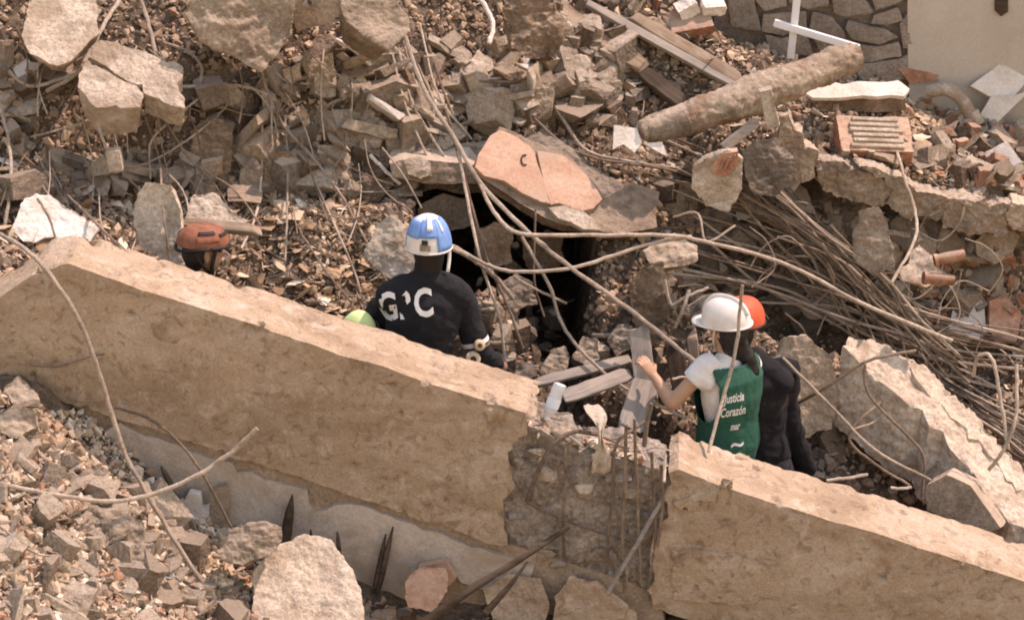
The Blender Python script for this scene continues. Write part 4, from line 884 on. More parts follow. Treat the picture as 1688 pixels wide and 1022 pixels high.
hero_bars = [
 ('long straight rebar running from the slope down to the white helmet', [(668, 60, 2.25), (700, 150, 2.05), (745, 222, 1.9), (795, 305, 1.7), (870, 382, 1.45), (940, 440, 1.3), (1050, 520, 1.15), (1150, 600, 0.98)], 0.0125, 'rebar_pale'),
 ('long rebar crossing level in front of the pink slab into the bundle', [(790, 300, 1.72), (815, 350, 1.55), (855, 384, 1.4), (960, 388, 1.4), (1090, 388, 1.42), (1160, 398, 1.45), (1300, 438, 1.5), (1420, 500, 1.45), (1570, 562, 1.35)], 0.011, 'rebar_pale'),
 ('sagging rebar in front of the dark hollow', [(745, 405, 1.4), (800, 435, 1.3), (850, 448, 1.28), (950, 440, 1.3), (1060, 405, 1.4), (1140, 390, 1.46)], 0.010, 'rebar_pale'),
 ('wavy rebar dropping through the hollow to the broken core', [(860, 390, 1.42), (905, 470, 1.3), (925, 530, 1.2), (960, 580, 1.1), (1030, 640, 0.9), (1132, 690, 0.7)], 0.009, 'rebar_pale'),
 ('thin bar hanging straight down in the hollow', [(883, 345, 1.75), (880, 440, 1.6), (884, 480, 1.55), (897, 522, 1.5)], 0.006, 'rebar'),
 ('short stub of bar inside the dark hollow', [(845, 455, 1.3), (890, 480, 1.28), (934, 500, 1.3)], 0.007, 'rebar_pale'),
 ('bar slanting past the blue helmet to the pit', [(735, 180, 2.0), (765, 290, 1.8), (800, 420, 1.5), (835, 500, 1.35), (862, 575, 1.25)], 0.009, 'rebar'),
 ('bar hanging beside the blue helmet', [(755, 250, 1.85), (790, 420, 1.45), (822, 520, 1.3), (834, 600, 1.2)], 0.009, 'rebar_pale'),
 ('pale bar poking out beside the blue helmet', [(742, 408, 1.3), (775, 425, 1.35), (815, 455, 1.4), (845, 492, 1.45)], 0.013, 'rebar_pale'),
 ('bent wire running down the slope above the orange helmet', [(425, 90), (440, 150), (470, 210), (520, 265), (570, 332)], 0.008, 'rebar_pale'),
 ('long wire falling from the boulder to the blue helmet', [(450, 180), (500, 245), (560, 320), (605, 400), (640, 470)], 0.007, 'rebar'),
 ('upright wire in front of the brown post stub', [(470, 190), (474, 270), (473, 350), (470, 430)], 0.006, 'rebar_pale'),
 ('upright wire bending to the orange helmet', [(432, 190), (430, 300), (420, 360), (398, 410)], 0.007, 'rebar_pale'),
 ('thin wire standing in the wood chips', [(520, 300), (560, 390), (585, 450), (602, 510)], 0.006, 'rebar_pale'),
 ('second thin wire standing in the wood chips', [(470, 330), (500, 390), (540, 450), (580, 500)], 0.006, 'rebar'),
 ('wire slanting behind the orange helmet', [(270, 196), (320, 270), (385, 312), (430, 372)], 0.006, 'rebar'),
 ('looped pale wire below the cracked slab', [(190, 276), (240, 270), (310, 230), (368, 182), (380, 152)], 0.0065, 'rebar_pale'),
 ('wire looping up from the loop to the slab corner', [(248, 295), (250, 232), (300, 186), (342, 150)], 0.0065, 'rebar_pale'),
 ('pale cable sagging between the cracked slab and the slope', [(300, 143), (345, 144), (400, 143), (445, 158)], 0.010, 'conc_pale'),
 ('pale root looping over the big pale slab', [(196, 2), (172, 40), (148, 86), (126, 122), (76, 152)], 0.012, 'conc_pale'),
 ('pale root under the big pale slab', [(15, 118), (36, 136), (62, 142), (128, 122)], 0.010, 'conc_pale'),
 ('rod hanging below the cracked slab to the concrete cube', [(140, 140, 1.9), (152, 178, 1.85), (166, 220, 1.78), (182, 258, 1.75)], 0.009, 'rebar_pale'),
 ('thin wire dropping to the pale pillar', [(238, 190), (262, 262), (268, 340, 1.15), (281, 440, 0.95)], 0.006, 'rebar'),
 ('long wire leaning across the plaster lump', [(18, 240), (100, 312), (160, 370, 1.0), (205, 415, 0.6)], 0.008, 'rebar'),
 ('wire curving down at the edge of the slope', [(-5, 160), (14, 230), (18, 300), (8, 370)], 0.010, 'rebar_pale'),
 ('short wire over the plaster lump', [(62, 328, 1.0), (82, 362, 0.9), (96, 412, 0.65)], 0.007, 'rebar'),
 ('wire hanging beneath the big pale slab', [(68, 122), (63, 155), (62, 192)], 0.006, 'rebar_pale'),
 ('branching wire below the big pale slab', [(50, 226), (92, 216), (140, 202)], 0.006, 'rebar_pale'),
 ('thick pale root hanging between the slabs', [(228, -10), (245, 40), (257, 92)], 0.012, 'rebar_pale'),
 ('thick wire bending behind the grey boulder', [(286, -10), (330, 34), (344, 90)], 0.011, 'rebar'),
 ('wire curling under the grey boulder', [(268, 70), (310, 86), (332, 110), (330, 140)], 0.009, 'rebar_pale'),
 ('white plastic cable end curling at the crest', [(786, -10), (803, 18), (813, 45), (806, 72)], 0.014, 'plaster_white'),
 ('white stick lying below the crest boulder', [(554, 66), (582, 82), (612, 108)], 0.013, 'plaster_white'),
 ('white stick lying above the ledge slab', [(610, 255), (634, 280), (660, 304)], 0.011, 'plaster_white'),
 ('long pale bar springing over the beam and down to the lower heap', [(-30, 372, 0.3), (40, 410, 0.0), (95, 470, -0.15), (140, 550, -0.2), (178, 660, -0.22), (205, 745, -0.3), (245, 820, -0.4), (330, 955, -0.5), (400, 1040, -0.55)], 0.0115, 'rebar_pale'),
 ('curved bar bowing over the lower heap, its end in the air', [(-20, 792, -0.8), (90, 816, -0.7), (200, 825, -0.6), (300, 796, -0.5), (375, 750, -0.42), (424, 706, -0.38)], 0.0115, 'rebar_pale'),
 ('thin dark wire arching in front of the painted wall', [(190, 672, 0.06), (250, 692, -0.05), (305, 740, -0.12), (345, 800, -0.18), (384, 874, -0.24)], 0.007, 'rebar'),
 ('thin dark wire lying on the tan beam face', [(50, 602, 0.08), (95, 604, 0.1), (150, 588, 0.09), (172, 584, 0.11)], 0.005, 'rebar'),
 ('wire lying in the lower heap', [(-10, 860), (30, 890), (60, 912), (100, 918)], 0.006, 'rebar_pale'),
 ('pale straight strip leaning on the broken core', [(1001, 978, -0.12), (1050, 896, -0.09), (1104, 802, -0.02)], 0.012, 'wood_grey'),
 ('slim rod standing on the beam in front of the green vest', [(1168, 745, 0.2), (1192, 655, 0.42), (1212, 580, 0.52), (1224, 470, 0.6)], 0.0095, 'rebar_pale'),
 ('bent strip in front of the hollow beside the white helmet', [(1096, 460, 1.3), (1106, 502, 1.25), (1130, 490, 1.25), (1168, 474, 1.3)], 0.009, 'rebar_pale'),
 ('short pale strip hanging beside the white helmet', [(1136, 478, 1.25), (1126, 510, 1.2), (1113, 540, 1.2)], 0.010, 'rebar_pale'),
 ('pale cable hanging from the floor slab edge', [(1478, 250), (1490, 290, 2.2), (1510, 355, 2.0), (1506, 400, 1.85), (1470, 466, 1.65)], 0.009, 'conc_pale'),
 ('hooked pale bar standing over the dark bars', [(1604, 620, 1.25), (1612, 588, 1.2), (1634, 590, 1.15), (1650, 660, 1.05), (1662, 740, 0.95)], 0.010, 'rebar_pale'),
 ('bar bending up beside the hooked bar', [(1676, 600, 1.2), (1674, 690, 1.0), (1655, 740, 0.95), (1630, 775, 0.95)], 0.010, 'rebar_pale'),
 ('bar crossing in front of the tall boulder', [(1290, 590, 1.0), (1370, 670, 0.85), (1440, 740, 0.75), (1535, 792, 0.68)], 0.009, 'rebar_pale'),
 ('arched bar between the tall boulder and the long slab', [(1300, 672, 1.15), (1360, 640, 1.0), (1430, 595, 1.0), (1510, 578, 1.1)], 0.009, 'rebar'),
 ('wire drooping over the long slab', [(1425, 598, 0.98), (1432, 650, 0.88), (1490, 712, 0.85), (1522, 752, 0.75), (1520, 820, 0.68)], 0.008, 'rebar'),
 ('bent wire at the foot of the long slab', [(1452, 662, 0.95), (1410, 700, 0.85), (1402, 730, 0.8), (1450, 770, 0.75), (1500, 800, 0.7)], 0.008, 'rebar'),
 ('stub of rod lying behind the beam by the dark jacket', [(1362, 792, 0.55), (1395, 788, 0.6), (1430, 782, 0.65)], 0.009, 'rebar_pale'),
 ('short pale cross bar below the long slab', [(1468, 804, 0.58), (1485, 805, 0.58), (1502, 803, 0.6)], 0.008, 'rebar_pale'),
 ('thin level bar beside the woman elbow', [(1108, 625, 0.9), (1130, 622, 0.95), (1150, 628, 1.0)], 0.008, 'rebar_pale'),
 ('curved root arching down the slope above the pink slab', [(850, 105), (885, 130), (930, 200), (970, 250), (1060, 270), (1120, 278)], 0.010, 'rebar_pale'),
 ('second root following the arch above the pink slab', [(880, 195), (930, 240), (985, 262), (1080, 276), (1140, 290)], 0.009, 'rebar'),
 ('level bar lying across small stones above the pink slab', [(790, 134), (850, 136), (915, 138)], 0.007, 'rebar'),
 ('thin forked wire in front of the grey boulder', [(1110, 358, 1.7), (1150, 352, 1.6), (1165, 398, 1.5), (1212, 372, 1.6)], 0.006, 'rebar_pale'),
]
for lb, pts, rad, mt in hero_bars:
    nm, ct = ('wire', 'wire') if 'wire' in lb else ('root', 'root') if 'root' in lb else ('cable', 'cable') if 'cable' in lb else ('stick', 'stick') if ('stick' in lb or 'strip' in lb) else ('steel_bar', 'rebar')
    rod(nm, lb, ct, pts, rad, mt, off=0.13)

r = random.Random(77)
for i in range(11):    # sheaf of slim bars slanting above the ledge
    a = i / 10
    x0 = 640 + 55 * a + r.uniform(-6, 6); x1 = 700 + 70 * a + r.uniform(-8, 8)
    rod('slim_bar', 'slim bar in the sheaf slanting down the slope to the ledge slab', 'rebar', [(x0, 40 + r.uniform(0, 60)), ((x0 + x1) / 2 + r.uniform(-8, 4), 165 + r.uniform(-12, 12)), (x1 + r.uniform(-5, 12), 255 + r.uniform(-30, 14))], r.uniform(0.005, 0.009), ('rebar', 'rebar_pale')[i % 2], off=r.uniform(0.08, 0.16), group='sheaf of bars on the slope')
def wob(pts, a):
    return [(x + r.uniform(-a, a), y + r.uniform(-a, a)) for x, y in pts]
for i in range(32):    # upper sweep of the bundle
    s = r.uniform(-0.35, 1.1); e = min(1, max(0, s + r.uniform(-0.5, 0.5)))
    pts = [(1130 + r.uniform(-90, 90), 292 + 160 * s + r.uniform(-45, 45)), (1255 + r.uniform(-30, 30), 355 + 130 * s + r.uniform(-24, 24)), (1380 + r.uniform(-25, 25), 432 + 86 * e + r.uniform(-18, 18)),
           (1500 + r.uniform(-20, 20), 520 + 62 * e + r.uniform(-22, 14)), (1610 + r.uniform(-80, 140), 560 + 70 * e + r.uniform(-20, 20))]
    q = r.random()
    if q < 0.25: pts = pts[:4]
    elif q < 0.4: pts = pts[1:]
    rod('bundled_bar', 'thin rusty bar in the bundle sweeping toward the cream tile corner', 'rebar', pts, r.uniform(0.004, 0.0095), ('rebar', 'rebar_pale', 'rebar')[i % 3], off=r.uniform(0.08, 0.40), group='bars of the tangled bundle')
for i in range(26):    # steeper bars crossing the bundle
    s = r.uniform(-1.2, 1.6)
    pts = wob([(1215 + 45 * s, 318), (1325 + 34 * s, 385), (1395 + 40 * s, 460), (1455 + 50 * s, 530), (1500 + 65 * s, 600)], 16)
    if r.random() < 0.5: pts = pts[r.randint(0, 2):]
    rod('crossing_bar', 'bar dropping steeply across the tangled bundle', 'rebar', pts, r.uniform(0.0045, 0.008), ('rebar_pale', 'rebar')[i % 2], off=r.uniform(0.12, 0.42), group='bars crossing the bundle')
for i in range(34):    # bent loose ends
    x0, y0 = r.uniform(1100, 1640), r.uniform(320, 620); a = r.uniform(-1.4, 2.0)
    pts = [(x0, y0), (x0 + 40 * math.cos(a), y0 + 40 * math.sin(a)), (x0 + 80 * math.cos(a + 0.3), y0 + 80 * math.sin(a + 0.3)), (x0 + 100 * math.cos(a + 0.8), y0 + 100 * math.sin(a + 0.8))]
    rod('loose_wire', 'bent loose wire end springing out of the tangled bundle', 'wire', pts, r.uniform(0.0035, 0.006), ('rebar_pale', 'rebar')[i % 2], off=r.uniform(0.2, 0.5), group='loose wire ends at the bundle')
for i in range(30):    # dark sheaf beyond the long slab
    s = r.uniform(0, 1)
    pts = wob([(1470 + r.uniform(-30, 60), 585 + 25 * s), (1560, 612 + 60 * s), (1640, 655 + 85 * s), (1740, 700 + 130 * s)], 9)
    rod('dark_bar', 'dark rusty bar in the sheaf beyond the long pale slab', 'rebar', pts, r.uniform(0.0045, 0.008), 'rebar' if i % 3 else 'rebar_pale', off=r.uniform(0.08, 0.34), group='dark sheaf beyond the long slab')
for i in range(64):    # thin wires and roots hanging over the upper slope
    x0, y0 = r.uniform(10, 640), r.uniform(40, 330); a = r.gauss(1.2, 0.6); L = r.uniform(50, 170); c = r.uniform(-0.6, 0.6)
    pts = [(x0 + L * k / 3 * math.cos(a + c * k / 3), y0 + L * k / 3 * math.sin(a + c * k / 3)) for k in range(4)]
    lm = 'the cracked slab' if x0 < 300 else 'the brown post stub' if x0 < 500 else 'the peaked dark rock'
    rod('thin_wire', 'thin dangling wire on the slope near ' + lm, 'wire', pts, r.uniform(0.003, 0.0055), ('rebar_pale', 'rebar')[i % 2], off=r.uniform(0.08, 0.3), group='thin wires near ' + lm)
for i in range(10):    # sticks lying in the hollow
    x0, y0 = r.uniform(790, 1010), r.uniform(500, 610); a = r.uniform(-0.6, 0.5)
    rod('hollow_stick', 'grey stick lying in the debris of the hollow', 'stick', [(x0 - 30 * math.cos(a), y0 - 30 * math.sin(a)), (x0, y0 + r.uniform(-3, 3)), (x0 + 34 * math.cos(a), y0 + 34 * math.sin(a))], r.uniform(0.006, 0.014), ('wood_grey', 'wood', 'wood_dark')[i % 3], off=r.uniform(0.05, 0.12), group='sticks in the hollow')
for i in range(16):    # tangle on the broken beam top
    x = r.uniform(880, 1105); yb = 690 + (x - 880) * 0.30
    a = onbeam(x, yb + r.uniform(-10, 24), r.uniform(-0.3, 0.0)); d = Vector((r.uniform(-1, 1), r.uniform(-0.6, 0.6), r.uniform(-0.15, 0.3))).normalized() * r.uniform(0.06, 0.16)
    V, F = tube(crom([a - d, a + Vector((0, 0, r.uniform(0, 0.03))), a + d], 5), r.uniform(0.004, 0.008), 6)
    tag(finish('twig', mesh_py('t', V, F), ('rebar_pale', 'wood_grey', 'rebar')[i % 3]), 'short twig or wire end in the tangle on top of the broken core', 'twig', 'tangle on the broken core')

# planks
def plank(label, a, b, w, t, mat='wood', name='plank', off=0.10, up=(0, -0.5, 0.85), notch=1):
    A, B = at(a, off), at(b, off); d = (B - A)
    x = d.normalized(); z = Vector(up); z = (z - x * z.dot(x)).normalized(); y = z.cross(x)
    L = d.length; rr = random.Random(sum(map(ord, label))); n = 8; V = []; F = []
    for i in range(n + 1):
        c = A + d * (i / n); s = 1.0 if 0 < i < n else 0.8
        for sy, sz in ((-1, -1), (1, -1), (1, 1), (-1, 1)):
            V.append(c + y * sy * w * s * rr.uniform(0.93, 1.05) + z * sz * t * rr.uniform(0.9, 1.1) + (x * rr.uniform(-0.04, 0.04) * (i in (0, n))))
    for i in range(n):
        for k in range(4):
            F.append([i * 4 + k, i * 4 + (k + 1) % 4, i * 4 + 4 + (k + 1) % 4, i * 4 + 4 + k])
    F += [[3, 2, 1, 0], [n * 4 + k for k in range(4)]]
    # local x along the plank so the grain follows it
    me = mesh_py(name, V, F)
    R = Matrix((x, y, z)).transposed(); o_ = A
    co = np.array([R.transposed() @ (Vector(c) - o_) for c in get_co(me)]); set_co(me, co)
    bevel(me, min(w, t) * 0.25, 1)
    me.materials.append(M[mat]); ob = bpy.data.objects.new(name, me); COL.objects.link(ob)
    ob.matrix_world = Matrix.Translation(o_) @ R.to_4x4()
    return tag(ob, label, 'plank')
SU = (0.1, -0.5, 0.85)
plank('thick brown beam plank slanting down to the fallen column', (1040, 28), (1222, 136), 0.045, 0.03, 'wood')
plank('pale long plank lying above the thick brown plank', (972, 8), (1205, 138), 0.028, 0.015, 'wood_grey')
plank('broad brown board slanting behind the stump', (905, 5), (1060, 110), 0.055, 0.015, 'wood')
plank('narrow pale lath beside the broad brown board', (865, -15), (1000, 105), 0.02, 0.01, 'wood_grey')
plank('short dark board pushed under the planks', (1060, 120), (1128, 172), 0.05, 0.02, 'wood_dark')
plank('brown board behind the orange helmet', (300, 368, 1.3), (425, 380, 1.25), 0.03, 0.02, 'wood', off=0.12)
plank('thin pale lath lying below the hollow brick', (1395, 262), (1480, 300), 0.018, 0.008, 'wood_grey')
plank('thin splinter board on the brick debris', (1560, 250), (1640, 305), 0.018, 0.008, 'wood')
plank('narrow lath leaning near the beige wall', (1500, 88), (1590, 150), 0.014, 0.008, 'wood')
plank('grey board lying flat in the hollow by the beam', (880, 632, 0.95), (1045, 590, 1.15), 0.03, 0.012, 'wood_grey', name='board')
plank('wide grey board half buried in the hollow', (930, 655, 0.8), (1040, 615, 1.0), 0.045, 0.012, 'wood_grey', name='board')
plank('dark board standing in the hollow behind the grey plank', (1110, 560, 1.35), (1122, 640, 1.2), 0.05, 0.02, 'wood_dark', name='board', up=(0, -1, 0))
plank('brown board standing beside the dark board in the hollow', (1140, 545, 1.35), (1150, 660, 1.2), 0.03, 0.02, 'wood', name='board', up=(0, -1, 0))
plank('grey weathered plank stood on end, gripped by the woman in the vest', (1052, 535, 1.15), (1064, 632, 0.95), 0.055, 0.014, 'wood_grey', up=(-0.1, -1, 0.2))
plank('grey broken plank propped below the gripped plank', (1066, 625, 0.90), (1038, 712, 0.62), 0.075, 0.014, 'wood_grey', up=(-0.1, -1, 0.2))
# dark pole at the foot of the break
V, F = tube(crom([P(680, 1040, -0.45), P(770, 975, -0.38), P(860, 920, -0.28), P(938, 868, -0.1)], 6), list(np.linspace(0.026, 0.012, 19)), 9)
me = mesh_py('p', V, F); roughen(me, 0.004, 30, 2)
tag(finish('wooden_pole', me, 'wood_dark'), 'dark splintered wooden pole leaning against the foot of the break', 'pole')
V, F = tube(crom([P(800, 1010, -0.42), P(840, 965, -0.36), P(870, 925, -0.3)], 6), list(np.linspace(0.02, 0.006, 13)), 7)
tag(finish('wood_splinter', mesh_py('p', V, F), 'wood_dark', shade=False), 'short dark splinter beside the dark wooden pole', 'splinter')

# rag and plastic bottle on the broken core
rg = []
rr = random.Random(9); nu, nv = 7, 14
ctr = [onbeam(974, 668, -0.16), onbeam(988, 690, -0.06), onbeam(990, 715, 0.0), onbeam(993, 745, 0.012), onbeam(990, 778, 0.01)]
path = crom(ctr, 4); V = []; F = []
for i, p in enumerate(path):
    w = 0.028 + 0.018 * math.sin(i * 0.5 + 0.5)
    for k in range(nu):
        u = k / (nu - 1) * 2 - 1
        V.append(p + Vector((u * w, 0, 0)) + NB * (0.010 * math.sin(u * 5 + i * 0.4) + 0.004 * rr.uniform(-1, 1)))
for i in range(len(path) - 1):
    for k in range(nu - 1):
        q = i * nu + k; F.append([q, q + 1, q + nu + 1, q + nu])
me = mesh_py('rag', V, F); bm = bmesh.new(); bm.from_mesh(me); bmesh.ops.solidify(bm, geom=bm.faces[:], thickness=0.004); bm.to_mesh(me); bm.free()
tag(finish('cloth_rag', me, 'conc_pale'), 'dirty cream rag hanging over the edge of the broken core', 'rag')

bt = empty('plastic_bottle', onbeam(905, 690, -0.15), 'crumpled white plastic bottle lying on the broken end of the beam', 'bottle')
t = NT('cloudy_plastic'); t.b.inputs['Base Color'].default_value = (0.80, 0.82, 0.84, 1); t.b.inputs['Roughness'].default_value = 0.25; t.b.inputs['Transmission Weight'].default_value = 0.35; t.b.inputs['Specular IOR Level'].default_value = 0.6
A = onbeam(902, 690, -0.14); B = onbeam(924, 632, -0.20); d = B - A
prof = [(0, 0.020), (0.03, 0.032), (0.2, 0.034), (0.3, 0.030), (0.42, 0.034), (0.52, 0.030), (0.62, 0.034), (0.74, 0.033), (0.86, 0.026), (0.93, 0.013), (1.0, 0.012)]
prof = [(1 - a, q) for a, q in prof][::-1]
V, F = tube([A + d * a for a, _ in prof], [q for _, q in prof], 16)
me = mesh_py('b', V, F); roughen(me, 0.004, 25, 3); finish('bottle_body', me, t.m, bt)
V, F = tube([A - d * 0.02, A + d * 0.05], 0.0145, 14); finish('cap', mesh_py('c', V, F), 'white_paint', bt)
V, F = tube([A + d * 0.32, A + d * 0.58], 0.0355, 16, caps=False); me = mesh_py('l', V, F); finish('label_band', me, mat_plain('pale_label', (0.62, 0.66, 0.70), 0.5), bt)

# lime yellow piece by the rescuer
ly = empty('lime_bag', P(580, 548, 0.75), 'rounded lime yellow bag with a dark stripe beside the black shirt', 'bag')
lc = P(591, 549, 0.72)
def ell(c, rx, ry, rz, nu=20, nv=12, t0=0.0, t1=math.pi):
    V = []; F = []
    for j in range(nv + 1):
        a = t0 + (t1 - t0) * j / nv
        for i in range(nu):
            b = 2 * math.pi * i / nu; V.append(Vector(c) + Vector((rx * math.sin(a) * math.cos(b), ry * math.sin(a) * math.sin(b), rz * math.cos(a))))
    for j in range(nv):
        for i in range(nu):
            i2 = (i + 1) % nu; F.append([j * nu + i, (j + 1) * nu + i, (j + 1) * nu + i2, j * nu + i2])
    return V, F
M['lime'] = mat_plain('lime_fabric', (0.60, 0.74, 0.33), 0.7, 0.2, 30, 0.15)
me = remesh(mesh_py('e', *ell(lc, 0.098, 0.08, 0.125)), 0.01, 2, soft=True); roughen(me, 0.004, 12, 2); finish('bag_body', me, 'lime', ly)
V, F = tube([lc + Vector((0.1025 * math.cos(a), 0.0845 * math.sin(a), 0.038 + 0.006 * math.sin(3 * a))) for a in np.linspace(0, 2 * math.pi, 30)], (0.009, 0.005), 6, ref=(0, 0, 1)); finish('dark_stripe', mesh_py('s', V, F), 'wood_dark', ly)
# ------------------------------------------------------------------ people
M['skin'] = mat_plain('skin', (0.46, 0.27, 0.175), 0.55, 0.35, 40, 0.08)
M['skin_dark'] = mat_plain('tanned_skin', (0.33, 0.19, 0.125), 0.55, 0.35, 40, 0.08)
M['hair'] = mat_plain('black_hair', (0.012, 0.010, 0.010), 0.5, 0.4, 60, 0.3, 0.4)
def mat_cloth(name, col, rough=0.9, fold=0.5, dust=0.12):
    t = NT(name); v = t.coords(False)
    n = t.noise(v, 9, 5, 0.6, 1.0); w = t.noise(v, 220, 2, 0.5)
    c = t.mix(0.35, tuple(col), t.ramp(n, [(0.3, (0.3, 0.3, 0.3)), (0.7, (0.72, 0.7, 0.68))]), 'OVERLAY')
    d = t.noise(v, 5, 6, 0.7); c = t.mix(t.ramp(d, [(0.55, (0, 0, 0)), (0.8, (dust, dust, dust))]), c, (0.25, 0.2, 0.155))
    t.link(c, t.b.inputs['Base Color']); t.b.inputs['Roughness'].default_value = rough
    t.b.inputs['Sheen Weight'].default_value = 0.02
    t.bump(t.math('ADD', n, t.math('MULTIPLY', w, 0.08)), fold, 0.03)
    return t.m
M['black_cloth'] = mat_cloth('black_shirt_cloth', (0.012, 0.0125, 0.016))
M['jacket'] = mat_cloth('black_jacket_cloth', (0.009, 0.008, 0.010))
M['dark_trousers'] = mat_cloth('dark_trouser_cloth', (0.03, 0.03, 0.035))
M['white_cloth'] = mat_cloth('white_cotton', (0.66, 0.64, 0.62), 0.9, 0.3)
M['green_vest'] = mat_cloth('green_vest_cloth', (0.010, 0.085, 0.058), 0.7, 0.35)
M['boot'] = mat_plain('boot_leather', (0.03, 0.022, 0.018), 0.7)
M['letter'] = mat_plain('white_print', (0.68, 0.68, 0.66), 0.8)
M['white_shell'] = mat_plain('white_helmet_shell', (0.68, 0.64, 0.60), 0.55, 0.3, 12, 0.4)
M['blue_shell'] = mat_plain('blue_helmet_shell', (0.135, 0.29, 0.58), 0.6, 0.3, 16, 0.45)
M['red_shell'] = mat_plain('red_orange_shell', (0.60, 0.10, 0.045), 0.6, 0.3, 9, 0.3)
M['orange_shell'] = mat_plain('dusty_orange_shell', (0.22, 0.085, 0.05), 0.75, 0.25, 16, 0.8)
M['black_strap'] = mat_plain('black_strap', (0.014, 0.010, 0.009), 0.7)
M['pad'] = mat_plain('cream_pad', (0.52, 0.40, 0.27), 0.7, 0.3, 15, 0.3)

def vol(parts, voxel, smooth=2):
    V, F = join_geo(parts)
    return remesh(mesh_py('vol', V, F), voxel, smooth, soft=True)

def folds(co, seed):
    out = np.empty(len(co), np.float32)
    for i, c in enumerate(co):
        a = noise.noise(Vector((c[0] * 4 + c[2] * 3 + seed, c[1] * 5, c[2] * 9 - c[0] * 7)))
        b_ = noise.noise(Vector((c[0] * 9 - c[2] * 5, c[1] * 10 + seed, c[2] * 19 + c[0] * 11)))
        out[i] = 0.012 * a + 0.018 * (0.32 - abs(a)) + 0.010 * (0.3 - abs(b_))
    return out

